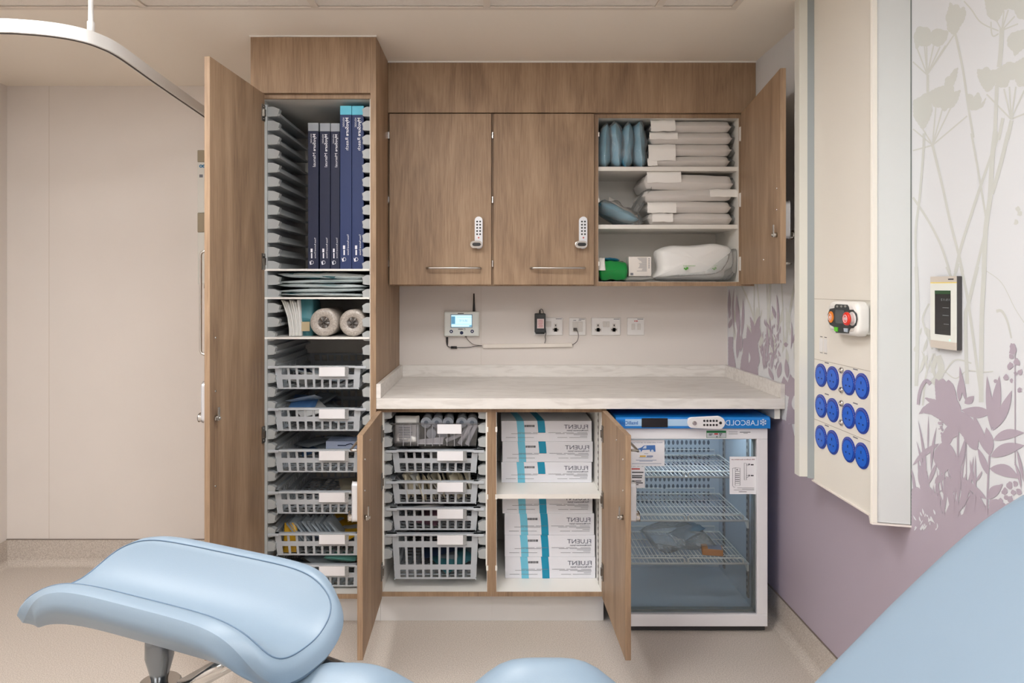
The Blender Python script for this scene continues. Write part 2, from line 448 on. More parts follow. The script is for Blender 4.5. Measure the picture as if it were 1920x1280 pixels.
for pts in ([(85,290),(100,250),(125,240),(150,250),(175,250),(205,260),(225,300),(260,270),(300,265),(350,280),(385,290),(375,350),(345,400),(300,430),(250,420),(230,400),(200,425),(160,425),(120,420),(90,455),(75,400),(65,330)],
            [(400,20),(430,50),(470,40),(500,80),(530,60),(550,120),(530,190),(490,250),(470,300),(430,320),(380,280),(370,200),(360,160),(385,90)],
            [(190,860),(280,810),(350,790),(360,720),(400,700),(430,650),(475,620),(460,720),(430,790),(440,850),(500,830),(470,930),(430,990),(380,1000),(350,1030),(310,990),(260,990),(225,950),(240,1010),(215,1090),(170,1180),(140,1190),(100,1130),(65,1080),(60,930),(130,890),(150,870)],
            [(560,870),(600,870),(620,900),(660,850),(690,900),(690,960),(735,900),(710,980),(660,1010),(600,1020),(570,980)],
            [(715,-60),(1100,-60),(1100,180),(1030,170),(990,90),(940,80),(900,90),(870,150),(840,200),(790,180),(750,150),(735,90)],
            [(930,360),(960,310),(1010,290),(1100,270),(1100,430),(1040,480),(1000,520),(980,470),(935,430)],
            [(650,640),(700,640),(740,615),(780,650),(830,640),(880,610),(940,570),(1000,580),(1100,520),(1100,790),(1030,800),(1000,730),(950,740),(930,800),(870,810),(820,770),(780,830),(740,850),(700,800),(660,720)]):
    m_poly(g, R1, pts, o, 1.1)
o = .0006
for e in ((95,440),(165,425),(185,420),(250,420),(310,430),(360,420),(440,320),(58,570)): m_line(g, R1, [(190,690), e], 13, o)
m_line(g, R1, [(195,690),(195,860)], 24, o)
for e in ((150,1190),(270,990),(330,1010),(410,990),(560,1070),(60,1190),(58,1390)): m_line(g, R1, [(240,1340), e], 13, o)
for e in ((900,100),(940,90),(1000,150),(1030,220),(830,190)): m_line(g, R1, [(880,280), e], 13, o)
m_line(g, R1, [(880,260),(872,450),(855,620)], 42, o); m_line(g, R1, [(530,10),(600,90),(690,210),(850,285)], 13, o)
m_line(g, R1, [(780,200),(785,300),(805,335),(850,310)], 13, o)
for e in ((740,870),(900,820),(950,800),(1010,800),(1090,830),(1090,1050)): m_line(g, R1, [(965,1100), e], 15, o)
m_line(g, R1, [(450,310),(520,640),(570,980),(618,1270)], 22, o)
m_line(g, R1, [(835,780),(815,1270)], 34, o); m_line(g, R1, [(970,1110),(930,1290)], 36, o); m_line(g, R1, [(890,1090),(850,1290)], 30, o)
m_line(g, R2, [(160,0),(155,180),(120,600),(85,900),(92,1280)], 22, o); m_line(g, R2, [(240,110),(330,480),(400,800),(480,1110),(520,1280)], 24, o)
m_line(g, R2, [(60,590),(210,820),(320,1040),(400,1280)], 22, o); m_line(g, R2, [(600,0),(685,480),(735,780)], 20, o)
m_line(g, R2, [(820,-20),(790,250),(770,600),(730,900),(715,1280)], 44, o); m_line(g, R2, [(940,-10),(870,280),(790,560)], 36, o)
m_line(g, R2, [(860,-10),(700,440),(600,740),(500,1060),(450,1280)], 26, o); m_line(g, R2, [(730,900),(640,1280)], 26, o)
m_line(g, R3, [(370,0),(410,90)], 24, o); m_line(g, R3, [(480,-30),(440,95)], 24, o); m_line(g, R3, [(500,-10),(570,330),(660,980),(690,1200)], 26, o)
m_line(g, R3, [(655,0),(570,350),(545,480),(560,1080)], 34, o); m_line(g, R3, [(720,0),(695,500),(690,1250)], 42, o)
m_line(g, R3, [(90,0),(100,300),(100,700),(90,1100)], 34, o); m_line(g, R3, [(830,410),(880,410),(930,500),(970,660)], 30, o, .5)
m_line(g, R3, [(740,40),(880,150),(1000,380),(1090,520)], 7, o); m_line(g, R3, [(350,980),(450,860),(600,890)], 14, o)
m_line(g, R3, [(330,940),(450,1030),(560,960),(700,970),(800,965)], 10, o); m_line(g, R3, [(210,340),(150,480),(200,640),(240,760)], 18, o)
m_line(g, R3, [(250,800),(180,1000),(150,1280)], 16, o); m_line(g, R3, [(290,820),(320,960),(240,1080)], 60, o)
for _ in range(16):
    x = rnd.uniform(60, 330); y = rnd.uniform(650, 1100); m_leaf(g, R3, (x, y), (x+rnd.uniform(-60, 60), y-rnd.uniform(60, 200)), rnd.uniform(20, 50), .0004)
for (x, y) in ((1030,700),(1015,820),(1045,740)): m_blob(g, R2, (x, y), 22, o)
# pale stems over the worktop and further along the wall
for x0, x1, w in ((120,330,7),(270,262,5),(290,330,6),(380,400,5),(410,395,7),(425,400,5),(655,560,10),(520,540,5)): m_line(g, R5, [(x0,-40),((x0+x1)/2,200),(x1,560)], w*2, o)
for _ in range(30):
    x = rnd.uniform(60, 660); y = rnd.uniform(300, 800); m_leaf(g, R5, (x, y), (x+rnd.uniform(-50, 50), y-rnd.uniform(60, 220)), rnd.uniform(12, 40), .0004)
sage_part()
P = MB(); o = .001; _lay[0] = 40
# lower mauve band with a ragged crest, along the whole wall
ys, crest = [], []
yy = 3.36
while yy > -2.1:
    crest.append((XRW-.0008, yy, .80 + .05*math.sin(yy*9) + rnd.uniform(-.03, .05) + (.06 if yy > 2.4 else 0))); yy -= .03
n = len(crest)
P.add(crest + [(c[0], c[1], .12) for c in crest], [(i, i+1, n+i+1, n+i) for i in range(n-1)])
m_poly(P, R4, [(50,870),(100,850),(130,870),(125,650),(190,700),(215,850),(280,920),(330,1100),(450,1130),(560,1090),(640,1110),(720,1080),(760,1100),(770,970),(830,960),(920,1010),(1083,930),(1083,1400),(50,1400)], o, .6)
m_poly(P, R4, [(265,-92),(270,-150),(300,-130),(340,-150),(370,-120),(390,-140),(430,-100),(450,-50),(470,50),(500,100),(505,150),(600,250),(640,340),(665,480),(640,510),(600,490),(560,450),(540,420),(530,390),(490,340),(470,375),(430,400),(410,440),(370,470),(330,440),(320,380),(380,290),(300,220),(230,180),(160,165),(115,180),(150,120),(215,70),(170,30),(180,25),(275,45)], o, .5)
o = .0012
for a, b, w, bd in (((790,330),(745,-170),62,0),((800,300),(860,-175),88,0),((800,330),(975,-40),92,.05),((775,160),(510,140),105,-.08),((770,560),(620,170),70,-.05),((770,560),(740,300),90,.05),
                    ((805,415),(1090,350),90,-.15),((780,570),(1090,465),110,-.12),((770,680),(1040,770),110,-.2),((755,740),(660,490),60,.03),((760,960),(890,830),90,-.15),
                    ((500,150),(655,510),150,-.05),((480,700),(545,400),50,.03),((490,60),(495,-150),46,0),((555,60),(495,-260),42,-.05),((540,80),(625,10),65,.1),
                    ((350,430),(340,735),190,0),((390,440),(470,900),105,-.04),((300,450),(60,650),52,.1),((350,740),(265,820),60,.1),((370,750),(455,900),70,.05),
                    ((390,800),(440,1130),55,0),((480,1080),(585,770),56,.02),((740,960),(505,750),62,-.05),((200,830),(285,620),36,0),((200,1000),(95,430),30,.05),((180,900),(110,240),26,.06),
                    ((230,700),(280,300),24,-.06),((200,520),(205,200),14,0),((480,1100),(620,570),36,.1),((630,1100),(640,560),22,0),((640,800),(700,700),22,.1),((640,850),(590,600),26,-.05),
                    ((740,1100),(600,820),28,.05),((640,1000),(560,850),18,.1),((1060,860),(1000,620),28,.08),((1083,800),(1020,500),30,.03),((850,860),(890,820),26,0)):
    m_leaf(P, R4, a, b, w, o, bd)
m_line(P, R4, [(770,560),(757,750),(745,1130)], 15, o); m_line(P, R4, [(350,500),(350,1120)], 14, o); m_line(P, R4, [(478,320),(475,1120)], 17, o)
m_line(P, R4, [(555,170),(555,1100)], 6, o); m_line(P, R4, [(1005,-380),(1006,650)], 8, o); m_line(P, R4, [(225,-100),(185,-130),(145,-80),(120,0),(110,90)], 36, o, .7)
m_line(P, R4, [(530,1030),(570,950),(640,930),(700,980),(735,1080)], 12, o); m_line(P, R4, [(285,930),(310,890),(345,882)], 10, o)
for c, r in (((990,770-1182),38),((985,735-1182),26),((970,830-1182),22),((1025,880-1182),28),((960,915-1182),28),((1052,975-1182),26),((1012,985-1182),16),((925,1020-1182),24),((970,1050-1182),18),((1045,1140-1182),22),((825,1055-1182),16),
             ((1010,820),26),((950,835),30),((910,890),28),((960,960),26),((870,980),24),((1040,890),26),((990,900),22),((920,950),20)): m_blob(P, R4, c, r, o)
for _ in range(34):
    x = rnd.uniform(70, 560); y = rnd.uniform(850, 1150); m_leaf(P, R4, (x, y), (x+rnd.uniform(-70, 70), y-rnd.uniform(150, 420)), rnd.uniform(10, 26), .0011, rnd.uniform(-.15, .15))
for _ in range(26): m_blob(P, R4, (rnd.uniform(300, 390), rnd.uniform(220, 380)), rnd.uniform(5, 14), .0011)
# over the worktop
o = .001
m_poly(P, R5, [(130,900),(150,700),(165,640),(165,520),(195,510),(205,400),(245,470),(230,310),(265,370),(272,400),(300,330),(322,305),(320,420),(335,480),(300,560),(310,640),(320,720),(300,780),(310,900)], o, .4)
m_poly(P, R5, [(30,500),(75,500),(70,600),(100,780),(30,780)], o, .4)
m_poly(P, R5, [(500,1000),(540,860),(580,920),(600,840),(620,870),(690,930),(690,1300),(560,1300),(590,1050)], o, .4)
for a, b, w in (((90,470),(85,50),16),((130,500),(105,110),40),((150,500),(165,150),26),((35,300),(38,60),30),((38,330),(45,240),22),((35,420),(62,330),34),((490,420),(475,110),22),((465,330),(430,210),28),((607,610),(612,360),16),((622,560),(655,440),22),
                ((490,880),(515,730),42),((575,880),(560,700),42),((390,690),(385,390),26),((430,600),(410,400),20),((110,700),(120,400),36),((145,640),(150,470),30),((360,800),(370,560),30),((430,800),(440,640),28),((450,900),(400,780),34),((330,650),(345,560),24)):
    m_leaf(P, R5, a, b, w, .0012, rnd.uniform(-.08, .08))
m_blob(P, R5, (562, 568), 20, .0012)
for _ in range(70):
    x = rnd.uniform(330, 520); y = 620 + (x-330)*.35 + rnd.uniform(-260, 160); m_leaf(P, R5, (x, y), (x+rnd.uniform(-25, 25), y-rnd.uniform(30, 90)), rnd.uniform(8, 20), .0011, rnd.uniform(-.2, .2))
obj('mural_meadow_plants', P, MUR2, wr)
HL = MB()
for _ in range(20): 
    x = rnd.uniform(70, 300); y = rnd.uniform(1090, 1260); m_leaf(HL, R4, (x, y), (x+rnd.uniform(-30, 30), y-rnd.uniform(20, 60)), rnd.uniform(8, 18), .0016, rnd.uniform(-.2, .2))
m_leaf(HL, R5, (222, 740), (222, 640), 18, .0016); m_leaf(HL, R5, (640,1170), (640, 1040), 60, .0016)
for pts in ([(210,1170),(235,1120),(270,1190),(240,1160)],): m_poly(HL, R4, pts, .0016)
obj('mural_white_flecks', HL, MUR0, wr)
# ------------------------------------------------------------------ door hardware, in door-local metres: x from hinge (0) to free edge, front face y=0 looking to -y, z up
DT = .019
def bow_handle(par, x0, x1, z, vert=False):
    m = MB(); r = .0045; d = .032; k = .012
    if vert: pts = [(x0, 0, z), (x0, -d+k, z), (x0, -d+k*.3, z+k*.3), (x0, -d, z+k), (x0, -d, x1-k), (x0, -d+k*.3, x1-k*.3), (x0, -d+k, x1), (x0, 0, x1)]
    else: pts = [(x0, 0, z), (x0, -d+k, z), (x0+k*.3, -d+k*.3, z), (x0+k, -d, z), (x1-k, -d, z), (x1-k*.3, -d+k*.3, z), (x1, -d+k, z), (x1, 0, z)]
    m.tube(pts, r, 10); return obj('handle', m, STEEL, par, local=True)
def keypad_lock(par, xc, zt, sgn=1):
    """slim keypad lock; zt = top; sgn=-1 turns the knob to the other side"""
    w, h = .014, .134
    m = MB(); pts = []
    for i in range(9): a = math.pi * i / 8; pts.append((xc + w*math.cos(a), zt - w + w*math.sin(a)))
    for i in range(9): a = math.pi + math.pi * i / 8; pts.append((xc + w*math.cos(a), zt - h + w + w*math.sin(a)))
    m.prism(pts, -.022, 0, 'y'); L = obj('lock', m, SILVERL, par, bevel=.003, local=True)
    for r in range(5):
        for c in (-1, 1):
            b = MB(); z = zt - .019 - r*.0138; b.cyl((xc+c*.0066, -.0218, z), (xc+c*.0066, -.0242, z), .0042, .0036, 12)
            obj('lock_button', b, BLACK, L, local=True)
    e = MB(); e.cyl((xc, -.0218, zt-.0895), (xc, -.0232, zt-.0895), .0034, None, 10); obj('indicator', e, RED, L, local=True)
    kn = MB(); pts = []
    zc = zt - h + w + .0005; x2 = xc - sgn * .021; rr = .0125
    a0 = math.pi/2 if sgn > 0 else -math.pi/2
    for i in range(9): a = a0 + math.pi*i/8; pts.append((x2 + rr*math.cos(a), zc + rr*math.sin(a)))
    for i in range(9): a = a0 + math.pi + math.pi*i/8; pts.append((xc + rr*math.cos(a), zc + rr*math.sin(a)))
    kn.prism(pts, -.036, -.0215, 'y'); K = obj('knob', kn, CHROME, L, bevel=.003, local=True)
    ki = MB(); ki.prism([(xc + (p[0]-xc)*.82, zc + (p[1]-zc)*.62) for p in pts], -.0372, -.035, 'y'); obj('knob_inset', ki, BLACK, L, local=True)
    return L
def cam_latch(par, xc, zc):
    m = MB(); y = DT
    m.cyl((xc, y, zc), (xc, y+.012, zc), .008, None, 14); m.box(xc-.006, xc+.006, y+.011, y+.014, zc-.008, zc+.036); m.box(xc-.008, xc+.018, y+.008, y+.011, zc-.005, zc+.005)
    m.cyl((xc, y+.014, zc), (xc, y+.019, zc), .006, .005, 6); obj('cam_latch', m, STEEL, par, local=True)
def screw(par, x, z):
    m = MB(); m.cyl((x, DT-.001, z), (x, DT+.0025, z), .0045, .003, 10); obj('screw', m, CHROME, par, local=True)
def door_hinge(par, z, sgn, col=None):
    """sgn=+1 door extends to +x from the hinge"""
    m = MB(); y = DT
    m.box(sgn*.002, sgn*.030, y, y+.004, z-.032, z+.032); m.box(sgn*.008, sgn*.022, y+.004, y+.010, z-.014, z+.014)
    m.cyl((sgn*.016, y+.003, z-.023), (sgn*.016, y+.0065, z-.023), .005, None, 10); m.cyl((sgn*.016, y+.003, z+.023), (sgn*.016, y+.0065, z+.023), .005, None, 10)
    obj('hinge', m, col or HINGE, par, local=True)
def make_door(cab, pivot, ang, w, z0, z1, sgn, hinges, handle, lock, latch=True, hmat=None):
    m = MB(); g = .0
    m.box(sgn*.0, sgn*w, 0, DT, 0, z1-z0)
    d = bpy.data.objects.new('door', mesh_of(m, 'door', WOOD)); COL.objects.link(d); d.parent = cab
    wc = W[cab.name]; d.location = (pivot[0]-wc[0], pivot[1]-wc[1], z0-wc[2]); d.rotation_euler = (0, 0, math.radians(-ang*sgn))
    b = d.modifiers.new('bevel', 'BEVEL'); b.width = .0008; b.segments = 1; b.limit_method = 'ANGLE'
    W[d.name] = (0, 0, 0)
    for z in hinges: door_hinge(d, z - z0, sgn, hmat)
    if handle[0] == 'h': bow_handle(d, sgn*handle[1], sgn*handle[2], handle[3]-z0)
    else:
        bow_handle(d, sgn*handle[1], handle[3]-z0, handle[2]-z0, vert=True)
    keypad_lock(d, sgn*lock[0], lock[1]-z0, 1 if sgn > 0 else -1)
    if latch:
        cam_latch(d, sgn*lock[0], lock[1]-.12-z0); screw(d, sgn*lock[0], lock[1]-.03-z0)
        for (x, z) in latch if isinstance(latch, (list, tuple)) else (): screw(d, sgn*x, z-z0)
    return d
# a tray runner: sloped ledge with a raised nose, local: x=0 at the side panel
def runner_mesh(sgn, x=.030, d=.52):
    m = MB()
    m.prism([(0, 0), (sgn*x, 0), (sgn*x, .009), (sgn*x*.55, .011), (sgn*x*.50, .030), (0, .034)], 0, d, 'y')
    m.prism([(0, -.004), (sgn*x*.85, -.002), (sgn*x*1.05, .026), (sgn*x*.50, .036), (0, .036)], -.004, .022, 'y')
    return mesh_of(m, 'runner', RACKPL)
RUN_L, RUN_R, RUN_LW = runner_mesh(1), runner_mesh(-1), runner_mesh(1, .046, .42)
def runners(cab, xl, xr, y, zs):
    wc = W[cab.name]
    for z in zs:
        for me, x in ((RUN_LW if z > 1.16 and xl < -.8 else RUN_L, xl), (RUN_R, xr)):
            r = bpy.data.objects.new('runner', me); COL.objects.link(r); r.parent = cab; r.location = (x-wc[0], y-wc[1], z-wc[2])

# ------------------------------------------------------------------ tall cabinet
TX0, TX1, YF = -.961, -.4657, 2.697
YBK = 3.366
tall = thing('tall_cabinet', ((TX0+TX1)/2, 3.03, 0), 'tall oak laminate storage cabinet with its full-height door open', 'cabinet')
obj('side_panel', B(TX0, TX0+.018, YF+.02, YBK, .131, 2.36), WOOD, tall)
obj('side_panel', B(TX1-.022, TX1, YF, YBK, .131, 2.36), WOOD, tall)
obj('fascia', B(TX0, TX1-.0225, YF, YF+.019, 2.137, 2.36), WOOD, tall)
obj('top_edge', B(TX0+.018, TX1-.0225, YF+.0195, YF+.03, 2.119, 2.1365), WOOD, tall)
obj('bottom_edge', B(TX0+.018, TX1-.0225, YF+.018, YF+.022, .131, .149), WOOD, tall)
ln = MB()
xi0, xi1 = -.924, -.4946
ln.box(TX0+.018, xi0, YF+.022, 3.34, .131, 2.12); ln.box(xi1, TX1-.0222, YF+.022, 3.34, .131, 2.12)
ln.box(xi0, xi1, 3.33, 3.345, .131, 2.12); ln.box(xi0, xi1, YF+.022, 3.33, .131, .149); ln.box(xi0, xi1, YF+.031, 3.33, 2.119, 2.135)
obj('liner', ln, WHITE, tall)
rk = MB(); rk.box(xi0, xi0+.016, 2.735, 3.29, .276, 2.10); rk.box(xi1-.003, xi1, 2.735, 3.29, .276, 2.10)
obj('rack_panel', rk, RACKPL, tall)
for py in (504, 557, 632): obj('shelf', B(xi0+.004, xi1-.004, 2.733, 3.325, Z(py, 2.733)-.0075, Z(py, 2.733)), EDGEW, tall)
runners(tall, xi0+.016, xi1-.003, 2.745, [2.058 - k*.0563 for k in range(32)])
obj('plinth', B(TX0, TX1-.0005, 2.806, 2.822, .0, .1305), PLINTH, tall)
make_door(tall, (-.926, 2.702), 94.3, .442, .133, 2.134, 1, (2.055, 1.47, .79, .24), ('v', .405, 1.143, 1.49), (.405, 1.05), latch=((.405, 1.2), (.405, .7)))

# ------------------------------------------------------------------ base cabinets
def base_cab(label, x0, x1, sgn):
    c = thing('base_cabinet', ((x0+x1)/2, 3.03, 0), label, 'cabinet')
    y0 = 2.735; t = .018
    obj('side_panel', B(x0, x0+t, y0, 3.33, .131, .888), WOOD, c); obj('side_panel', B(x1-t, x1, y0, 3.33, .131, .888), WOOD, c)
    obj('top_edge', B(x0+t, x1-t, y0, y0+.06, .869, .888), WOOD, c)
    obj('bottom_edge', B(x0+t, x1-t, y0, y0+.003, .131, .149), WOOD, c)
    l = MB(); l.box(x0+t, x0+t+.002, y0+.003, 3.32, .149, .869); l.box(x1-t-.002, x1-t, y0+.003, 3.32, .149, .869)
    l.box(x0+t, x1-t, y0+.003, 3.33, .131, .149); l.box(x0+t, x1-t, 3.30, 3.32, .149, .888); l.box(x0+t, x1-t, y0+.06, 3.33, .872, .888)
    obj('liner', l, EDGEW, c)
    obj('plinth', B(x0, x1, 2.806, 2.822, .0, .1305), PLINTH, c)
    return c
BX0, BXM, BX1 = TX1+.0005, -.0085, .4505
bcA = base_cab('open oak base cabinet holding baskets, beside the tall cabinet', BX0, BXM-.0003, 1)
rk = MB(); rk.box(BX0+.020, BX0+.024, 2.745, 3.29, .25, .866); rk.box(BXM-.0243, BXM-.0203, 2.745, 3.29, .25, .866); obj('rack_panel', rk, EDGEW, bcA)
runners(bcA, BX0+.024, BXM-.0243, 2.755, [.842 - k*.0563 for k in range(11)])
make_door(bcA, (BX0+.001, 2.714), 88.6, .452, .133, .879, 1, (.79, .60, .245), ('h', .17, .40, .817), (.415, .715), latch=((.415, .79), (.30, .83)))
bcB = base_cab('open oak base cabinet stacked with printed cartons, left of the fridge', BXM, BX1, -1)
obj('shelf', B(BXM+.021, BX1-.021, 2.752, 3.28, .517, .535), EDGEW, bcB)
st = MB(); st.box(BX1-.0215, BX1-.0200, 2.80, 2.815, .15, .868); obj('shelf_strip', st, STEEL, bcB)
hs = MB()
for k in range(27): hs.box(BX1-.0225, BX1-.0214, 2.803, 2.812, .165+k*.026, .176+k*.026)
obj('strip_slots', hs, BLACK, bcB, kind='stuff')
make_door(bcB, (BX1-.0005, 2.714), 90.6, .452, .133, .879, -1, (.79, .53, .245), ('h', .17, .40, .817), (.415, .715), latch=((.415, .79), (.30, .83)))
for cab, xx in ((bcA, BXM-.0003-.018), (bcB, BXM+.018)):
    for z in (.80, .53, .245):
        obj('hinge_pad', B(xx-.004, xx+.004, 2.7335, 2.745, z-.010, z+.010), EDGEW, cab)

# ------------------------------------------------------------------ worktop
wt = thing('worktop', (.34, 3.03, .888), 'pale veined laminate worktop with low upstands on three sides', 'worktop')
obj('slab', B(TX1+.0005, XRW-.0015, YF, YBK, .888, .930), WORKTOP, wt, bevel=.002)
obj('upstand', B(TX1+.0005, XRW-.0015, YBK-.018, YBK, .9302, .987), WORKTOP, wt, bevel=.0015)
obj('upstand', B(TX1+.0005, TX1+.019, YF, YBK-.0185, .9302, .987), WORKTOP, wt, bevel=.0015)
obj('upstand', B(XRW-.0195, XRW-.0015, YF, YBK-.0185, .9302, .987), WORKTOP, wt, bevel=.0015)
obj('support_batten', B(1.118, 1.140, 2.72, 3.30, .845, .8878), EDGEW, wt)

# ------------------------------------------------------------------ wall cabinets
YW = 3.002
struct('trim_3', B(TX1, XRW, YW-.006, YW-.0005, HC-.006, HC), EDGEW); struct('trim_4', B(TX0-.004, TX1+.004, YF-.006, YF-.0005, HC-.005, HC), EDGEW)
fas = obj('cabinet_fascia', B(TX1+.001, XRW-.001, YW, YW+.018, 2.137, 2.3615), WOOD, label='long oak fascia board between the wall cabinets and the ceiling', cat='fascia')
ZB, ZT = 1.3745, 2.1355
def wall_cab(label, x0, x1):
    c = thing('wall_cabinet', ((x0+x1)/2, 3.19, ZB), label, 'cabinet')
    t = .018; y0 = YW+.0195
    obj('side_panel', B(x0, x0+t, y0, YBK, ZB, ZT), WOOD, c); obj('side_panel', B(x1-t, x1, y0, YBK, ZB, ZT), WOOD, c)
    obj('top_edge', B(x0+t, x1-t, y0, y0+.004, ZT-.018, ZT), WOOD, c); obj('bottom_panel', B(x0+t, x1-t, y0, YBK, ZB, ZB+.018), WOOD, c)
    l = MB(); l.box(x0+t, x0+t+.0015, y0+.004, 3.35, ZB+.018, ZT-.018); l.box(x1-t-.0015, x1-t, y0+.004, 3.35, ZB+.018, ZT-.018)
    l.box(x0+t, x1-t, 3.335, 3.35, ZB+.018, ZT); l.box(x0+t, x1-t, y0+.0045, 3.335, ZT-.018, ZT); l.box(x0+t+.002, x1-t-.002, y0+.002, 3.335, ZB+.0182, ZB+.0195)
    obj('liner', l, WHITE, c); return c
w1 = wall_cab('closed oak wall cabinet beside the tall cabinet', TX1+.0015, -.0097)
w2 = wall_cab('closed oak wall cabinet beside the open wall cabinet', -.0092, .4435)
w3 = wall_cab('open oak wall cabinet filled with wrapped packs', .444, 1.103)
H3 = (2.045, 1.86, 1.47)
make_door(w1, (X(730.5, YW), YW), 0, .447, Z(533.5, YW), Z(213, YW), 1, (), ('h', .165, .399, Z(502.5, YW)), (.392, Z(408, YW)), latch=False)
make_door(w2, (X(926, YW), YW), 0, .4405, Z(533.5, YW), Z(213, YW), 1, (), ('h', .163, .396, Z(502.5, YW)), (.391, Z(408, YW)), latch=False)
for cab, px in ((w1, 728.7), (w2, 923.5), (w3, 1117.5)):
    if cab is w3: continue
    for py in (253, 374, 494): obj('hinge', B(X(px, YW)-.0022, X(px, YW)+.0022, YW+.004, YW+.019, Z(py+6, YW), Z(py-6, YW)), CHROME, cab)
make_door(w3, (1.106, YW), 82.0, .628, 1.382, 2.134, -1, (), ('h', .33, .56, 1.455), (.585, 1.675), latch=((.585, 1.72), (.40, 1.475)))
for py in (250, 374, 494):
    obj('hinge', B(1.0855, 1.0915, YW+.003, YW+.022, Z(py+13, YW), Z(py-13, YW)), EDGEW, w3)
    obj('hinge_pad', B(.4615, .467, YW+.0185, YW+.03, Z(py+4, YW), Z(py-4, YW)), EDGEW, w3)
for py in (312.5, 421): obj('shelf', B(.464, 1.083, 3.035, 3.334, Z(py, 3.035)-.0185, Z(py, 3.035)), WHITE, w3)
obj('filler_strip', B(1.1035, XRW-.001, YW+.019, YW+.037, ZB, ZT), WOOD, w3)
ORD = ['leftmost', 'second', 'third', 'fourth', 'fifth', 'sixth', 'seventh', 'eighth', 'ninth', 'tenth', 'eleventh', 'twelfth', 'thirteenth', 'fourteenth', 'fifteenth', 'sixteenth', 'seventeenth', 'eighteenth', 'nineteenth', 'twentieth', 'twenty-first', 'twenty-second']
def nth(k): return ORD[k] if k == 0 else ORD[k] + ' from left'
# ------------------------------------------------------------------ baskets
def basket_parts(h, rows, m, W0=.396, wt_=.348, wb=.330, d=.54, rimz=0.0):
    """local: rim top at z=0, front at y=0, centred on x. rows = [(z_top, z_bottom), ...] of openings"""
    rim = MB()
    rim.box(-W0/2, W0/2, -.006, .016, -.0085, 0); rim.box(-W0/2, -W0/2+.030, .016, d, -.006, 0); rim.box(W0/2-.030, W0/2, .016, d, -.006, 0)
    rim.box(-W0/2+.03, W0/2-.03, d-.02, d, -.006, 0); rim.box(-W0/2, -W0/2+.045, -.008, .02, -.011, 0); rim.box(W0/2-.045, W0/2, -.008, .02, -.011, 0)
    ends = []; sides = []
    def half(z): return (wt_ + (wb - wt_) * (-z / h)) / 2
    def bar(x0, x1, z0, z1, y0, y1):   # follows the taper
        k0, k1 = half(z0)/half(0), half(z1)/half(0); ty = lambda z: .012 * (-z / h)
        vs = [(x0*k0, y0+ty(z0), z0), (x1*k0, y0+ty(z0), z0), (x1*k0, y1+ty(z0), z0), (x0*k0, y1+ty(z0), z0), (x0*k1, y0+ty(z1), z1), (x1*k1, y0+ty(z1), z1), (x1*k1, y1+ty(z1), z1), (x0*k1, y1+ty(z1), z1)]
        ends[-1].add(vs, [(0,3,2,1),(4,5,6,7),(0,1,5,4),(1,2,6,5),(2,3,7,6),(3,0,4,7)])
    hw = wt_/2; pitch = .0342; hole = .0247
    zs = [0] + [z for r in rows for z in r] + [-h]
    for y0, y1 in ((.004, .007), (d-.022, d-.019)):
        ends.append(MB())
        for i in range(0, len(zs), 2): bar(-hw, hw, zs[i+1], zs[i], y0, y1)
        for zt_, zb_ in rows:
            bar(-hw, -4*pitch-hole/2, zb_, zt_, y0, y1); bar(4*pitch+hole/2, hw, zb_, zt_, y0, y1)
            for k in range(8): x = (k-3.5)*pitch; bar(x-(pitch-hole)/2, x+(pitch-hole)/2, zb_, zt_, y0, y1)
    for sg in (-1, 1):
        side = MB(); sides.append(side)
        for i in range(0, len(zs), 2):
            za, zb_ = zs[i], zs[i+1]
            side.add([(sg*half(za), .007, za), (sg*half(za), d-.02, za), (sg*half(zb_), d-.02, zb_), (sg*half(zb_), .007, zb_),
                      (sg*(half(za)-.003), .007, za), (sg*(half(za)-.003), d-.02, za), (sg*(half(zb_)-.003), d-.02, zb_), (sg*(half(zb_)-.003), .007, zb_)],
                     [(0,1,2,3),(7,6,5,4),(0,4,5,1),(3,2,6,7),(0,3,7,4),(1,5,6,2)])
        za, zb_ = rows[0][0], rows[-1][1]
        for k in range(24):
            y = .02 + k * (d-.05)/23
            side.add([(sg*half(za), y, za), (sg*half(za), y+.006, za), (sg*half(zb_), y+.006, zb_), (sg*half(zb_), y, zb_),
                      (sg*(half(za)-.003), y, za), (sg*(half(za)-.003), y+.006, za), (sg*(half(zb_)-.003), y+.006, zb_), (sg*(half(zb_)-.003), y, zb_)],
                     [(0,1,2,3),(7,6,5,4),(0,4,5,1),(3,2,6,7),(0,3,7,4),(1,5,6,2)])
    base = MB()
    for k in range(10): x = -wb/2+.004 + k*(wb-.02)/9; base.box(x, x+.012, .016, d-.025, -h, -h+.003)
    for k in range(14): y = .016 + k*(d-.055)/13; base.box(-wb/2+.002, wb/2-.002, y, y+.014, -h+.0005, -h+.0028)
    return rim, ends, sides, base
def make_basket(label, loc, h, rows):
    t = thing('storage_basket', loc, label, 'basket', 'grey plastic storage baskets')
    rim, ends, sides, base = basket_parts(h, rows, GREYPL)
    obj('rim', rim, GREYPL, t, bevel=.002, local=True); obj('front_panel', ends[0], GREYPL, t, local=True); obj('back_panel', ends[1], GREYPL, t, local=True)
    for sd in sides: obj('side_panel', sd, GREYPL, t, local=True)
    obj('base_grid', base, GREYPL, t, local=True)
    card = MB(); card.box(.0095, .113, -.0105, -.0085, -.041, -.0035); c = obj('label_card', card, PAPER, t, local=True)
    hd = MB(); hd.box(.0095, .128, -.0083, -.0065, -.043, -.002); obj('card_holder', hd, clear_mat('card_holder_plastic', (.85,.86,.87,1), .05, .1, haze=.2) if 'card_holder_plastic' not in MATS else MATS['card_holder_plastic'], t, local=True)
    return t
ROWS = [(-.0085, -.0363), (-.0564, -.0895)]
xc_t = (X(503, 2.75) + X(688, 2.75)) / 2
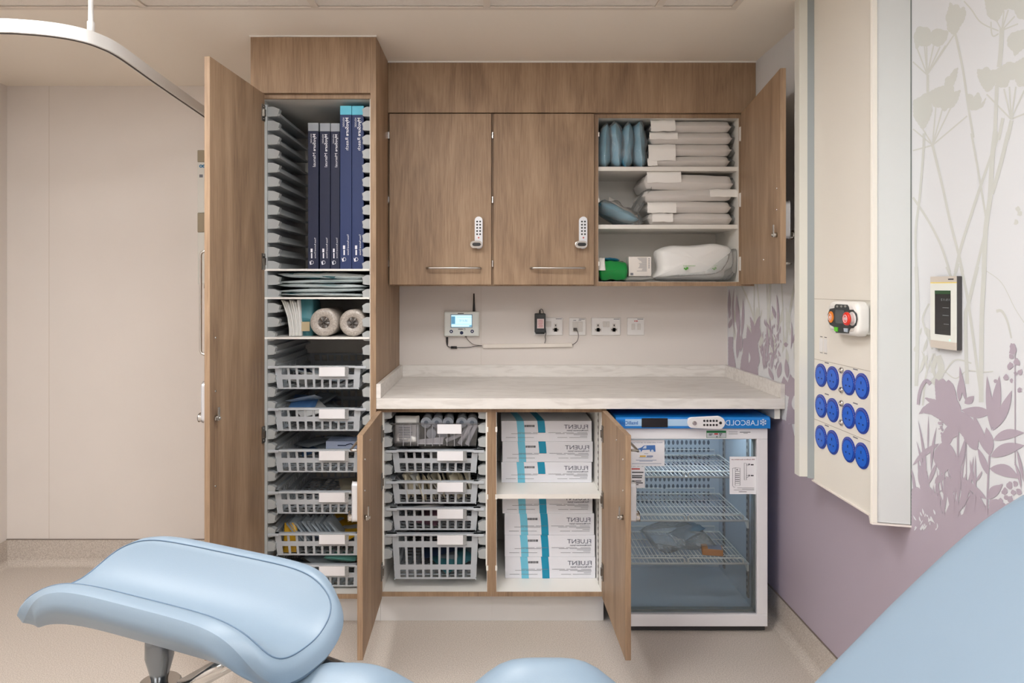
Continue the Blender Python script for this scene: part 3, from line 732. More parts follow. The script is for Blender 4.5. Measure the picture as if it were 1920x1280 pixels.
tall_z = [Z(p, 2.745) for p in (685.5, 764.5, 842.5, 920.5, 999, 1058)]
ords = ('topmost grey basket in the tall cabinet', 'second grey basket from the top in the tall cabinet', 'third grey basket from the top in the tall cabinet', 'fourth grey basket from the top in the tall cabinet', 'second-lowest grey basket in the tall cabinet, with a yellow packet', 'lowest grey basket in the tall cabinet, partly behind the leg rest')
b0 = make_basket(ords[0], (xc_t, 2.745, tall_z[0]), .0955, ROWS)
baskets_t = [b0]
for k in range(1, 6):
    c = copy_tree(b0, None, (xc_t, 2.745, tall_z[k])); c['label'] = ords[k]; baskets_t.append(c)
xc_b = (X(722, 2.76) + X(910, 2.76)) / 2
base_z = [Z(p, 2.755) for p in (793, 843, 901.5, 951.5, 1000)]
for k, lab in ((1, 'grey basket just under the clear tray in the base cabinet'), (2, 'middle grey basket of the base cabinet, holding cream sachets'), (3, 'grey basket directly above the deep basket in the base cabinet')):
    c = copy_tree(b0, None, (xc_b, 2.755, base_z[k])); c['label'] = lab
make_basket('deep grey basket with tall slots at the bottom of the base cabinet', (xc_b, 2.755, base_z[4]), .190, [(-.0085, -.0335), (-.058, -.130), (-.151, -.183)])
# clear tray
ct = thing('clear_tray', (xc_b, 2.755, base_z[0]), 'clear plastic tray full of tubes at the top of the base cabinet', 'tray')
m = MB(); h, d, a, b = .093, .54, .174, .165
m.box(-.200, .200, -.006, .012, -.006, 0); m.box(-.2, -.172, .012, d, -.005, 0); m.box(.172, .2, .012, d, -.005, 0)
obj('rim', m, CLEARPL, ct, local=True, bevel=.002)
m = MB()
for y0 in (0.002, d-.01): m.add([(-a, y0, -.006), (a, y0, -.006), (b, y0+.01, -h), (-b, y0+.01, -h), (-a, y0+.002, -.006), (a, y0+.002, -.006), (b, y0+.012, -h), (-b, y0+.012, -h)], [(0,3,2,1),(4,5,6,7),(0,1,5,4),(3,7,6,2),(0,4,7,3),(1,2,6,5)])
for sg in (-1, 1): m.add([(sg*a, .004, -.006), (sg*a, d-.01, -.006), (sg*b, d, -h), (sg*b, .012, -h)], [(0,1,2,3)])
m.box(-b, b, .012, d, -h-.002, -h)
obj('tray_walls', m, CLEARPL, ct, local=True)
m = MB()
for k in range(10): x = -.13 + k*.0295; m.box(x, x+.0022, .0, .009, -h, -.006)
obj('ribs', m, mat('tray_rib', rgb(165,165,172), .3), ct, local=True)
m = MB(); m.box(.0095, .106, -.0085, -.0065, -.041, -.0035); obj('label_card', m, PAPER, ct, local=True)

# ------------------------------------------------------------------ things in the baskets
def things_in(name, label, cat, group, m, items, film=None):
    """items: list of (centre, sizes, matrix, seed)"""
    for c, s, M, sd in items:
        k = MB(); pillow(k, c, s, sd, .22, 12, 9, 5, M); obj(name, k, m, label=label, cat=cat, group=group)
PAL = {'clear': mat('clear_sachet', rgb(176, 186, 194), .2, coat=.5), 'white': mat('white_pouch', rgb(214, 214, 212), .35), 'teal': mat('teal_wrap', rgb(64, 122, 132), .45),
       'navy': mat('navy_packet', rgb(46, 62, 96), .35, coat=.3), 'cream': mat('cream_sachet', rgb(206, 198, 176), .5), 'yellow': mat('yellow_packet', rgb(206, 160, 30), .4, coat=.3),
       'blue': mat('blue_packet', rgb(70, 110, 160), .35), 'grey': mat('grey_sachet', rgb(140, 150, 158), .25, coat=.4), 'mint': mat('mint_packet', rgb(110, 175, 165), .4), 'pink': mat('plum_packet', rgb(120, 85, 100), .4)}
rr = random.Random(11)
def fill(bk_loc, spec, n, label, group, h=.08, zlo=.012, lean=18, big=(.10, .13), name='sachet', cat='sachet', thick=(.008, .02)):
    x, y, z = bk_loc; per = {}
    for k in range(n):
        pm = spec[k % len(spec)]
        sx, sy = rr.uniform(*big), rr.uniform(*big)*1.2
        cx = x + rr.uniform(-.16+sx/2, .16-sx/2); cy = y + .02 + sy/2 + rr.uniform(0, .40-sy)
        cz = z - .085 + zlo + (k+.5)/n*h
        M = RZ(rr.uniform(-40, 40)) @ RX(rr.uniform(-lean, lean)) @ RY(rr.uniform(-lean, lean))
        mb = MB(); pillow(mb, (cx, cy, cz), (sx, sy, rr.uniform(*thick)), k*7+n, .3, 10, 8, 5, M)
        cl = {'clear':'clear plastic','white':'white paper','teal':'teal','navy':'navy','cream':'cream','yellow':'yellow','blue':'blue','grey':'grey','mint':'mint green','pink':'plum'}[pm]
        per.setdefault(cl, []).append((cy, mb, pm))
    for cl, L in per.items():
        L.sort(key=lambda q: q[0])
        for i, (cy, mb, pm) in enumerate(L):
            where = '' if len(L) == 1 else (', front one' if i == 0 else ', rear one') if len(L) == 2 else (', frontmost', ', behind the frontmost', ', farther back', ', rearmost')[i if i < len(L)-1 else 3]
            obj(name, mb, PAL[pm], label='%s %s%s' % (cl, label, where), cat=cat, group=group)
fill((xc_t, 2.745, tall_z[0]), ['grey', 'white', 'clear', 'navy'], 7, 'sachet in the topmost basket of the tall cabinet', 'sachets in the topmost tall basket', h=.03)
fill((xc_t, 2.745, tall_z[1]), ['clear', 'white', 'navy', 'grey', 'blue'], 11, 'sachet in the second tall cabinet basket', 'sachets in the second tall basket', h=.085)
fill((xc_t, 2.745, tall_z[2]), ['white', 'blue', 'clear', 'grey'], 8, 'sachet in the third tall cabinet basket', 'sachets in the third tall basket', h=.05)
fill((xc_t, 2.745, tall_z[3]), ['cream', 'grey'], 3, 'sachet in the fourth tall cabinet basket', 'sachets in the fourth tall basket', h=.02, lean=4)
fill((xc_t, 2.745, tall_z[5]), ['white', 'clear', 'grey'], 5, 'sachet in the lowest tall cabinet basket', 'sachets in the lowest tall basket', h=.05)
# third basket: a white carton with a blue swoosh
x0, x1 = X(612, 2.88), X(672, 2.88); z0 = tall_z[2]-.03
cb = thing('small_carton', ((x0+x1)/2, 2.92, z0), 'small white carton with blue mark in the third basket', 'box')
obj('carton', B(x0, x1, 2.87, 2.96, z0, z0+.035), mat('pale_blue_card', rgb(180, 195, 225), .5), cb, bevel=.001)
m = MB(); m.tube([(x0+.085, 2.868, z0+.020), (x0+.105, 2.868, z0+.026), (x0+.12, 2.868, z0+.018), (x0+.132, 2.868, z0+.022)], .0022, 6); m.box(x0+.05, x0+.085, 2.868, 2.87, z0+.016, z0+.02)
obj('mark', m, PAL['navy'], cb)
# fifth basket: upright cards, yellow packet
zb = tall_z[4]
for k in range(16):
    mb = MB(); xx = X(556, 2.80) + k*.0115
    pillow(mb, (xx, 2.84 + (k % 3)*.006, zb-.028), (.13, .10, .006), k, .2, 8, 6, 6, RY(58) @ RZ(90) @ RX(0) if False else RY(52+rr.uniform(-3, 3)))
    obj('test_pouch', mb, PAL['clear'] if k % 4 else PAL['grey'], label='slim clear pouch, %s of the leaning row in the fifth tall basket' % nth(k), cat='pouch', group='pouches leaning in a row in the fifth tall basket')
mb = MB(); pillow(mb, (X(543, 2.79), 2.80, zb-.038), (.054, .115, .012), 3, .2, 10, 8, 6, RX(80) @ RZ(0)); obj('yellow_packet', mb, PAL['yellow'], label='yellow and white packet standing in the fifth basket of the tall cabinet', cat='packet')
fill((xc_t, 2.745, zb), ['white', 'yellow', 'clear', 'navy'], 6, 'sachet low in the fifth tall cabinet basket', 'sachets low in the fifth tall basket', h=.03)
mb = MB(); pillow(mb, (X(640, 2.82), 2.84, tall_z[5]+.006), (.13, .12, .025), 31, .3, 12, 9, 5, RY(4)); obj('mint_packet', mb, PAL['mint'], label='mint green packet lying on the lowest basket of the tall cabinet', cat='packet')
# base cabinet baskets
fill((xc_b, 2.755, base_z[1]), ['clear', 'navy', 'grey', 'white'], 9, 'sachet in the basket under the clear tray', 'sachets in the basket under the tray', h=.06)
for k in range(22):
    mb = MB(); xx = xc_b - .14 + k*.0135 + rr.uniform(-.004, .004)
    pillow(mb, (xx, 2.79 + rr.uniform(0, .08), base_z[2]-.038+rr.uniform(-.004, .012)), (.10, .07, .007), k, .3, 8, 6, 6, RZ(rr.uniform(-25, 25)) @ RY(70+rr.uniform(-18, 18)))
    obj('sachet', mb, PAL['cream'] if k % 5 else PAL['white'], label='%s sachet standing in the middle base cabinet basket, %s' % ('cream paper' if k % 5 else 'white', nth(k)), cat='sachet', group='sachets standing in the middle base basket')
fill((xc_b, 2.755, base_z[3]), ['pink', 'white', 'grey'], 5, 'sachet in the basket above the deep basket', 'sachets above the deep basket', h=.05)
fill((xc_b, 2.755, base_z[4]-.06), ['teal', 'grey', 'navy'], 4, 'packet in the deep basket of the base cabinet', 'packets in the deep basket', h=.05, big=(.13, .16), name='packet', cat='packet')
# clear tray contents: bottles on their sides, a white pouch, paper rolls
BOT = mat('bottle_plastic', rgb(196, 202, 210), .3); CAPM = mat('bottle_cap', rgb(178, 186, 197), .35)
for k, px in enumerate((799, 819, 840, 865.5, 885)):
    x = X(px, 2.80); zz = Z(792, 2.80)
    t = thing('bottle', (x, 2.80, zz), 'small bottle lying cap-first in the clear tray, %s of five' % nth(k), 'bottle', 'bottles in the clear tray')
    m = MB(); m.cyl((x, 2.812, zz), (x, 2.93, zz), .0215, None, 20); obj('bottle_body', m, BOT, t)
    m = MB(); m.tube([(x, 2.800, zz), (x, 2.812, zz)], [.0225, .0225], 24); m.tube([(x, 2.797, zz), (x, 2.8005, zz)], .0125, 20); obj('cap', m, CAPM, t)
    m = MB(); m.cyl((x, 2.7962, zz), (x, 2.7975, zz), .009, None, 18); obj('cap_recess', m, mat('cap_recess', rgb(110, 120, 135), .5), t)
for k, px in enumerate((809, 829.5, 853, 876)):
    x = X(px, 2.80)
    m = MB(); m.cyl((x, 2.795, base_z[0]-.052), (x, 2.93, base_z[0]-.052), .0205, None, 18)
    obj('bottle', m, BOT, label='small bottle in the lower row of the clear tray, %s' % nth(k), cat='bottle', group='bottles low in the clear tray')
t = thing('swab_pack', (X(764, 2.80), 2.80, base_z[0]-.09), 'white printed swab pack at the left of the clear tray', 'pack')
m = MB(); pillow(m, (X(764, 2.80), 2.79, base_z[0]-.033), (.10, .112, .05), 4, .12, 14, 10, 8, RX(86)); obj('pouch', m, PAL['white'], t)
m = MB()
for k in range(7): m.box(X(748, 2.762), X(748, 2.762)+rr.uniform(.03, .055), 2.7605, 2.762, base_z[0]-.018-k*.010, base_z[0]-.020-k*.010)
obj('print', m, GREYINK, t)
for k, (px, a) in enumerate(((851, 24), (872, 58), (884, 64))):
    m = MB(); c = Vector((X(px, 2.775), 2.778, base_z[0]-.062)); dv = Vector((math.cos(math.radians(a)), .0, math.sin(math.radians(a))))*(.045 if k else .035)
    if k: c.z += .012
    m.cyl(c-dv, c+dv, .0085, None, 14); obj('gauze_roll', m, PAPER, label=('short white gauze roll lying across the clear tray', 'long white gauze roll leaning in the clear tray, inner one', 'long white gauze roll leaning in the clear tray, outer one')[k], cat='gauze roll', group='gauze rolls in the clear tray')
m = MB(); m.add([(X(783,2.765), 2.768, base_z[0]-.088), (X(830,2.765), 2.768, base_z[0]-.088), (X(832,2.765), 2.768, base_z[0]-.058), (X(784,2.765), 2.768, base_z[0]-.070), (X(783,2.765), 2.772, base_z[0]-.088), (X(830,2.765), 2.772, base_z[0]-.088), (X(832,2.765), 2.772, base_z[0]-.058), (X(784,2.765), 2.772, base_z[0]-.070)], [(0,1,2,3),(7,6,5,4),(0,4,5,1),(1,5,6,2),(2,6,7,3),(3,7,4,0)])
obj('paper_strip', m, PAPER, label='white paper strip standing at the front of the clear tray', cat='paper')

# ------------------------------------------------------------------ tall cabinet upper shelves
NAVY = mat('navy_carton', rgb(16, 26, 58), .55); NAVYB = mat('royal_carton', rgb(18, 42, 92), .5)
CAPB = mat('turquoise_band', rgb(92, 190, 216), .4); CAPG = mat('grey_band', rgb(150, 156, 164), .4); INK = mat('white_ink', rgb(226, 228, 236), .5)
SH1 = Z(504, 2.733) + .0005
def slim_carton(x0, x1, yf, top, reach, label):
    zt = Z(top, yf); t = thing('slim_carton', ((x0+x1)/2, yf+.15, SH1), label, 'box', 'slim navy device cartons')
    band = (17 if reach else 15.5) * yf / FPX
    obj('carton', B(x0, x1, yf, yf+.30, SH1, zt-band), NAVYB if reach else NAVY, t, bevel=.0012)
    obj('band', B(x0, x1, yf, yf+.30, zt-band, zt), CAPB if reach else CAPG, t, bevel=.0012)
    L = MB(); y = yf-.0006; w = x1-x0; dn = (0, 0, -1); lf = (-1, 0, 0)
    z = zt - band - .012
    a = .062 if reach else .058
    letter(L, 'MyoSure', (x0+w*.73, y, z), dn, lf, w*.27, a+.012, bold=True)
    letter(L, 'Reach' if reach else 'Manual', (x0+w*.73, y, z-a-.019), dn, lf, w*.27, .050 if reach else .056)
    letter(L, 'HOLOGIC', (x0+w*.38, y, z), dn, lf, w*.15, .038)
    obj('title_lettering', L, INK, t); L = MB()
    zb = SH1 + (.056 if reach else .044)
    letter(L, 'Tissue Removal Device', (x0+w*.76, y, zb+.084), dn, lf, w*.15, .084)
    L.box(x0+w*.26, x0+w*.44, y-.0002, y+.0005, zb+.024, zb+.039); L.box(x0+w*.30, x0+w*.42, y-.0002, y+.0005, zb, zb+.021)
    zc = zb-.017
    L.poly([(x0+w*.14, y, zc+.007), (x0+w*.22, y, zc+.002), (x0+w*.34, y, zc+.008), (x0+w*.30, y, zc-.002), (x0+w*.36, y, zc-.008), (x0+w*.22, y, zc-.010), (x0+w*.17, y, zc-.004)])
    for i in range(14):
        a0, a1 = -2+i*4.2/14, -2+(i+1)*4.2/14; q = lambda A, R: (x0+w*.36+R*math.cos(A), y, zc+R*math.sin(A)); L.add([q(a0, .0065), q(a1, .0065), q(a1, .0078), q(a0, .0078)], [(0,1,2,3)])
    obj('footer_lettering', L, INK, t)
yM, yR = 2.775, 2.757
slim_carton(X(577.4, yM), X(597, yM), yM, 230, False, 'leftmost short navy carton with grey band on the tall cabinet shelf')
slim_carton(X(599.6, yM), X(618.8, yM), yM, 230.6, False, 'middle short navy carton with grey band on the tall cabinet shelf')
slim_carton(X(620, yM), X(637, yM), yM, 230.8, False, 'short navy carton with grey band touching the turquoise-banded cartons')
slim_carton(X(637.6, yR), X(659.2, yR), yR, 198, True, 'taller blue carton with turquoise band beside the short cartons')
slim_carton(X(660, yR), X(682, yR), yR, 198.3, True, 'taller blue carton with turquoise band at the cabinet side')
# flat wrapped packs
SH2 = Z(557, 2.733) + .001
PACKW = mat('pack_paper', rgb(218, 225, 226), .35, coat=.2)
zz = SH2
for k, (hh, x0, x1, tl, lab) in enumerate(((.016, 516, 690, 1.0, 'lowest flat wrapped pack in the pile under the navy cartons'), (.017, 514, 686, -1.2, 'second flat wrapped pack from the bottom of the pile'), (.018, 517, 688, .8, 'flat wrapped pack in the middle of the pile'), (.018, 514, 690, -1.0, 'second flat wrapped pack from the top of the pile'), (.026, 520, 688, 1.5, 'topmost flat wrapped pack with a teal panel'))):
    t = thing('flat_pack', (xc_t, 2.9, zz), lab, 'pack', 'flat wrapped packs in the tall cabinet')
    c = (X((x0+x1)/2, 2.76), 2.755+.15, zz+hh/2+.001); s = ((x1-x0)*2.76/FPX, .29, hh)
    m = MB(); pillow(m, c, s, 40+k, .35, 22, 12, 4, RY(tl)); obj('wrap', m, PACKW, t)
    if k in (1, 3): zz += hh + .0008; continue
    m = MB(); pillow(m, (c[0]+(.02 if k % 2 else -.03), c[1]+.004, c[2]+.0015), (s[0]*.62, s[1]*.985, hh*(1.1 if k == 4 else .8)), 60+k, .3, 18, 10, 5, RY(tl)); obj('drape', m, PAL['teal'], t)
    zz += hh + .0008
SH3 = Z(632, 2.733) + .001
for k in range(7):
    mb = MB(); xb_, xt_ = X(541.5+k*3.1, 2.765), X(526+k*5.0, 2.765); f = wob(70+k)
    def sheet_(u, v, dx): 
        h_ = .146*(1-.03*(k % 3)); x_ = xb_ + (xt_-xb_)*v**2.2 + .0015*f(v*3, u); return (x_+dx, 2.768+.004*(k % 2)+.20*u, SH3+.0012+h_*v)
    mb.grid(lambda u, v: sheet_(u, v, 0), 3, 12); kk = len(mb.f); mb.grid(lambda u, v: sheet_(u, v, .0052), 3, 12); mb.f[kk:] = [tuple(reversed(q)) for q in mb.f[kk:]]
    n_ = 13*4
    edge = [0*13+j for j in range(13)]
    mb.f += [(edge[j], edge[j+1], edge[j+1]+n_, edge[j]+n_) for j in range(12)]; mb.s += [True]*12
    top_ = [i*13+12 for i in range(4)]; mb.f += [(top_[i], top_[i+1], top_[i+1]+n_, top_[i]+n_) for i in range(3)]; mb.s += [True]*3
    obj('paper_pouch', mb, PAL['white'], label='white paper pouch standing beside the wrapped rolls, %s' % nth(k), cat='pouch', group='white paper pouches standing beside the rolls')
t = thing('teal_pack', (X(570, 2.78), 2.86, SH3), 'teal wrapped pack with beige label standing behind the rolls', 'pack')
m = MB(); pillow(m, (X(572, 2.79), 2.87, SH3+.073), (.06, .145, .16), 5, .08, 14, 12, 12, RX(0) @ RZ(0)); obj('wrap', m, PAL['teal'], t)
obj('label_sheet', B(X(563, 2.79), X(581, 2.79), 2.787, 2.789, SH3+.02, SH3+.058), mat('beige_label', rgb(176, 160, 128), .6), t)
ROLL = mat('wrapped_paper_roll', rgb(168, 160, 152), .35, var=.28, vscale=160, bump=.6, bscale=160, coat=.4)
for px, lab in ((607, 'film-wrapped paper roll beside the standing pouches'), (661, 'film-wrapped paper roll against the right side of the tall cabinet')):
    x = X(px, 2.757); r = .0565 if px < 650 else .0545; z = SH3 + r + .0005
    t = thing('paper_roll', (x, 2.86, SH3), lab, 'paper roll', 'wrapped paper rolls')
    prof = [(2.760, r*.42), (2.757, r*.5), (2.755, r*.75), (2.757, r*.93), (2.764, r), (2.97, r), (2.975, r*.9), (2.976, .0)]
    m = MB(); m.grid(lambda u, v: (x + prof[round(v*7)][1]*math.cos(6.28319*u), prof[round(v*7)][0], z + prof[round(v*7)][1]*math.sin(6.28319*u)), 36, 7); obj('roll', m, ROLL, t)
    m = MB(); m.grid(lambda u, v: (x + r*.44*math.cos(6.28319*u)*(1-v*.999), 2.7615+.01*v*math.sin(u*31), z + r*.44*math.sin(6.28319*u)*(1-v*.999)), 24, 3); obj('core', m, mat('roll_core_film', rgb(84, 78, 74), .2, coat=.6, bump=.8, bscale=90), t)
# ------------------------------------------------------------------ wall cabinet contents
DRAPE = mat('grey_drape_pack', rgb(216, 212, 208), .3, bump=.35, bscale=45, coat=.35)
LABW = mat('pack_label', rgb(236, 234, 230), .5, bump=.2, bscale=30)
S1, S2, S3 = Z(312.5, 3.035)+.0008, Z(421, 3.035)+.0008, ZB+.0200
def drape_pack(px0, px1, py0, py1, seed, lab, lpx, tilt=0, yf=3.045):
    x0, x1 = X(px0, yf), X(px1, yf); z0, z1 = Z(py1, yf), Z(py0, yf)
    t = thing('drape_pack', ((x0+x1)/2, yf+.12, z0), lab, 'pack', 'grey drape packs in the wall cabinet')
    c = ((x0+x1)/2, yf+.125, (z0+z1)/2)
    m = MB(); pillow(m, c, (x1-x0, .25, z1-z0), seed, .07, 30, 18, 16, RY(tilt), .28); obj('pack_body', m, DRAPE, t)
    # film tail on the right
    m = MB(); pillow(m, (x1+.008, yf+.12, (z0+z1)/2), (.055, .20, (z1-z0)*.9), seed+5, .5, 10, 8, 3, RY(seed*13 % 20-10)); obj('film_end', m, FILM, t)
    l0, l1, lt, lb = lpx
    lx0, lx1, lz0, lz1 = X(l0, yf), X(l1, yf), Z(lb, yf), Z(lt, yf); f = wob(seed+3)
    m = MB(); m.grid(lambda u, v: (lx0+(lx1-lx0)*u+.004*f(v*2, 1), yf-.003-.0015*f(u*3, v*3)+(.012*max(0, v-.8)/.2), lz0+(lz1-lz0)*v+.004*f(u*2.2, .3)), 10, 6)
    k = len(m.v); m2 = MB(); m2.v = list(m.v); m2.f = list(m.f); m2.s = list(m.s)
    m2.add([(v[0], v[1]+.0012, v[2]) for v in m.v], [tuple(reversed(q)) for q in m.f], True)
    obj('label_sheet', m2, LABW, t)
drape_pack(1221, 1371, 226, 247, 1, 'topmost grey drape pack on the upper shelf of the wall cabinet', (1220, 1266, 224, 246))
drape_pack(1219, 1373, 247.5, 269.5, 2, 'second grey drape pack from the top on the upper shelf', (1218, 1271, 247, 261))
drape_pack(1218, 1372, 270, 291.5, 3, 'third grey drape pack from the top on the upper shelf', (1216, 1267, 270, 301))
drape_pack(1216, 1369, 292, 312, 4, 'lowest grey drape pack on the upper shelf', (1214, 1232, 296, 311))
drape_pack(1208, 1375, 327, 356, 5, 'topmost grey drape pack on the middle shelf, under a white sheet', (1213, 1277, 320, 342), 1.5)
drape_pack(1207, 1374, 355, 377, 6, 'second grey drape pack on the middle shelf, labelled at its right end', (1331, 1386, 354, 369), -1)
drape_pack(1214, 1372, 377, 399, 7, 'third grey drape pack from the top on the middle shelf', (1214, 1268, 379, 399))
drape_pack(1215, 1373, 399, 420.5, 8, 'lowest grey drape pack on the middle shelf', (1223, 1262, 399, 416))
m = MB(); pillow(m, (X(1204, 3.07), 3.13, Z(378, 3.07)), (.15, .16, .03), 15, .4, 14, 10, 4, RY(-58)); obj('film_wrapper', m, FILM, label='loose clear film bulging left of the middle shelf packs', cat='film')
BLUEP = mat('blue_gown_pack', rgb(104, 176, 206), .4, bump=.4, bscale=50)
for k, (px, w, top, lean, lab) in enumerate(((1137, 24, 230, 3, 'blue wrapped gown at the far left of the upper shelf'), (1158, 26, 227, -4, 'second blue wrapped gown from the left on the upper shelf'), (1179, 24, 229, 4, 'third blue wrapped gown from the left on the upper shelf'), (1202, 24, 226, -3, 'blue wrapped gown next to the grey drape packs'))):
    yf = 3.045; x = X(px, yf); hgt = Z(top, yf) - S1; z = S1 + hgt/2
    t = thing('gown_pack', (x, yf+.11, S1), lab, 'pack', 'blue wrapped gowns')
    m = MB(); pillow(m, (x, yf+.115, z), (hgt*.96, .22, w*yf/FPX*1.05), 80+k, .25, 18, 14, 5, RY(90+lean), .6); obj('gown', m, BLUEP, t)
    m = MB(); pillow(m, (x, yf+.112, z+.001), (hgt*.99, .235, w*yf/FPX*1.2), 90+k, .45, 20, 16, 5, RY(90+lean), .6); obj('film_bag', m, FILM, t)
t = thing('gown_pack', (X(1165, 3.06), 3.15, S2), 'blue wrapped gown with white sheet lying tilted on the middle shelf', 'pack', 'blue wrapped gowns')
m = MB(); pillow(m, (X(1160, 3.06), 3.13, Z(397, 3.06)), (.185, .18, .06), 101, .25, 18, 12, 3, RY(24)); obj('gown', m, BLUEP, t)
m = MB(); pillow(m, (X(1164, 3.06), 3.12, Z(399, 3.06)), (.21, .21, .075), 103, .35, 18, 12, 3, RY(24)); obj('film_bag', m, FILM, t)
m = MB(); pillow(m, (X(1172, 3.06), 3.10, Z(386, 3.06)), (.15, .10, .006), 102, .3, 12, 8, 6, RY(30) @ RX(20)); obj('label_sheet', m, LABW, t)
GRN = mat('green_plastic_bag', rgb(10, 140, 62), .25, bump=.7, bscale=35, coat=.4)
t = thing('green_bag', (X(1152, 3.07), 3.14, S3), 'bright green plastic bag with a blue top in the wall cabinet', 'bag')
m = MB(); pillow(m, (X(1151, 3.06), 3.14, S3+.050), (.128, .17, .088), 7, .14, 22, 16, 10, None, .35); obj('bag', m, GRN, t)
m = MB(); pillow(m, (X(1149, 3.07), 3.16, S3+.100), (.075, .12, .018), 9, .3, 12, 8, 4, RY(3)); obj('blue_fold', m, mat('blue_plastic', rgb(20, 125, 165), .3), t)
m = MB(); pillow(m, (X(1129, 3.045), 3.055, S3+.078), (.03, .06, .012), 10, .4, 10, 8, 4, RX(70)); obj('white_tag', m, LABW, t)
# small printed carton, standing on a flat packet
t = thing('flat_packet', (X(1198, 3.06), 3.1, S3), 'clear flat packet under the small white carton', 'packet')
m = MB(); pillow(m, (X(1199, 3.06), 3.12, S3+.011), (.125, .15, .022), 12, .3, 14, 10, 4, RY(-2)); obj('packet', m, PAL['white'], t)
m = MB(); pillow(m, (X(1199, 3.06), 3.115, S3+.0115), (.135, .17, .025), 13, .4, 14, 10, 4, RY(-2)); obj('film_bag', m, FILM, t)
yf = 3.075; bx0, bx1, bz0, bz1 = X(1179, yf), X(1221, yf), S3+.0245, Z(481, yf)
t = thing('small_carton', ((bx0+bx1)/2, yf+.04, bz0), 'small white printed carton in the wall cabinet beside the green bag', 'box')
obj('carton', B(bx0, bx1, yf, yf+.07, bz0, bz1), mat('white_card', rgb(228, 222, 216), .5), t, bevel=.001)
m = MB()
for k in range(13):
    zz = bz1 - .007 - k*.0048; w = rr.uniform(.014, .045); m.box(bx1-.020-w, bx1-.020, yf-.0008, yf, zz-.0009, zz+.0009)
m.box(bx0+.007, bx0+.020, yf-.0008, yf, bz0+.004, bz0+.015)
for k in range(8): m.box(bx1-.013, bx1-.007, yf-.0008, yf, bz1-.010-k*.006, bz1-.007-k*.006)
obj('print', m, GREYINK, t)
# big white bag with green writing in clear film
t = thing('wipes_bag', (X(1303, 3.07), 3.12, S3), 'large white soft pack with small green print in clear film', 'bag')
BAGW = mat('white_soft_pack', rgb(232, 232, 230), .45, bump=.25, bscale=18)
out = [(1219, 524), (1238, 505), (1234, 475), (1240, 466), (1262, 459), (1300, 459), (1340, 455), (1358, 457), (1378, 466), (1381, 497), (1366, 508), (1356, 523), (1280, 524)]
yf = 3.05
def bag_shell(o_, yc, d, sc, seed):
    f = wob(seed); cx = sum(p[0] for p in o_)/len(o_); cy = sum(p[1] for p in o_)/len(o_)
    q = smooth([(cx+(p[0]-cx)*sc, cy+(p[1]-cy)*sc) for p in o_] + [(cx+(o_[0][0]-cx)*sc, cy+(o_[0][1]-cy)*sc)], 4)
    mb = MB()
    def g(u, v):
        p = q[min(len(q)-1, int(round(u*(len(q)-1))))]; th = math.pi*(v-.5)
        k = max(0.0, math.cos(th)) ** .22
        x = cx + (p[0]-cx)*k; y = cy + (p[1]-cy)*k
        Yv = yc + d*math.sin(th) + .004*f(x*.06, y*.06)
        return (X(x, yf), Yv, Z(y, yf))
    mb.grid(g, len(q)-1, 14); return mb
obj('soft_pack', bag_shell(out, 3.125, .075, 1.0, 3), BAGW, t)
out2 = [(1222, 525), (1236, 500), (1229, 470), (1262, 455), (1340, 452), (1381, 464), (1386, 500), (1370, 522), (1350, 527), (1280, 527)]
out2 = [(1222, 523), (1240, 519), (1290, 517), (1345, 512), (1366, 490), (1372, 470), (1384, 468), (1386, 500), (1372, 521), (1350, 526.5), (1280, 526.5), (1240, 526.5)]
obj('film_bag', bag_shell(out2, 3.075, .05, 1.0, 8), FILM, t)
GI = mat('green_ink', rgb(96, 178, 70), .5); m = MB(); yb = 3.0425
letter(m, 'vernacare', (X(1304, yb), yb, Z(499, yb)), (-1, 0, 0), (0, 0, 1), .006, .055)
letter(m, 've', (X(1346, yb), yb, Z(499, yb)), (-1, 0, 0), (0, 0, 1), .006, .016)
for px in (1286, 1339):
    for dx, dz, r in ((-.006, 0, .0035), (.0, -.004, .0045), (.006, .001, .0055)):
        m.poly([(X(px, yb)+dx+r*math.cos(a*.785), yb, Z(503, yb)+dz+r*math.sin(a*.785)) for a in range(8)])
obj('lettering', m, GI, t)

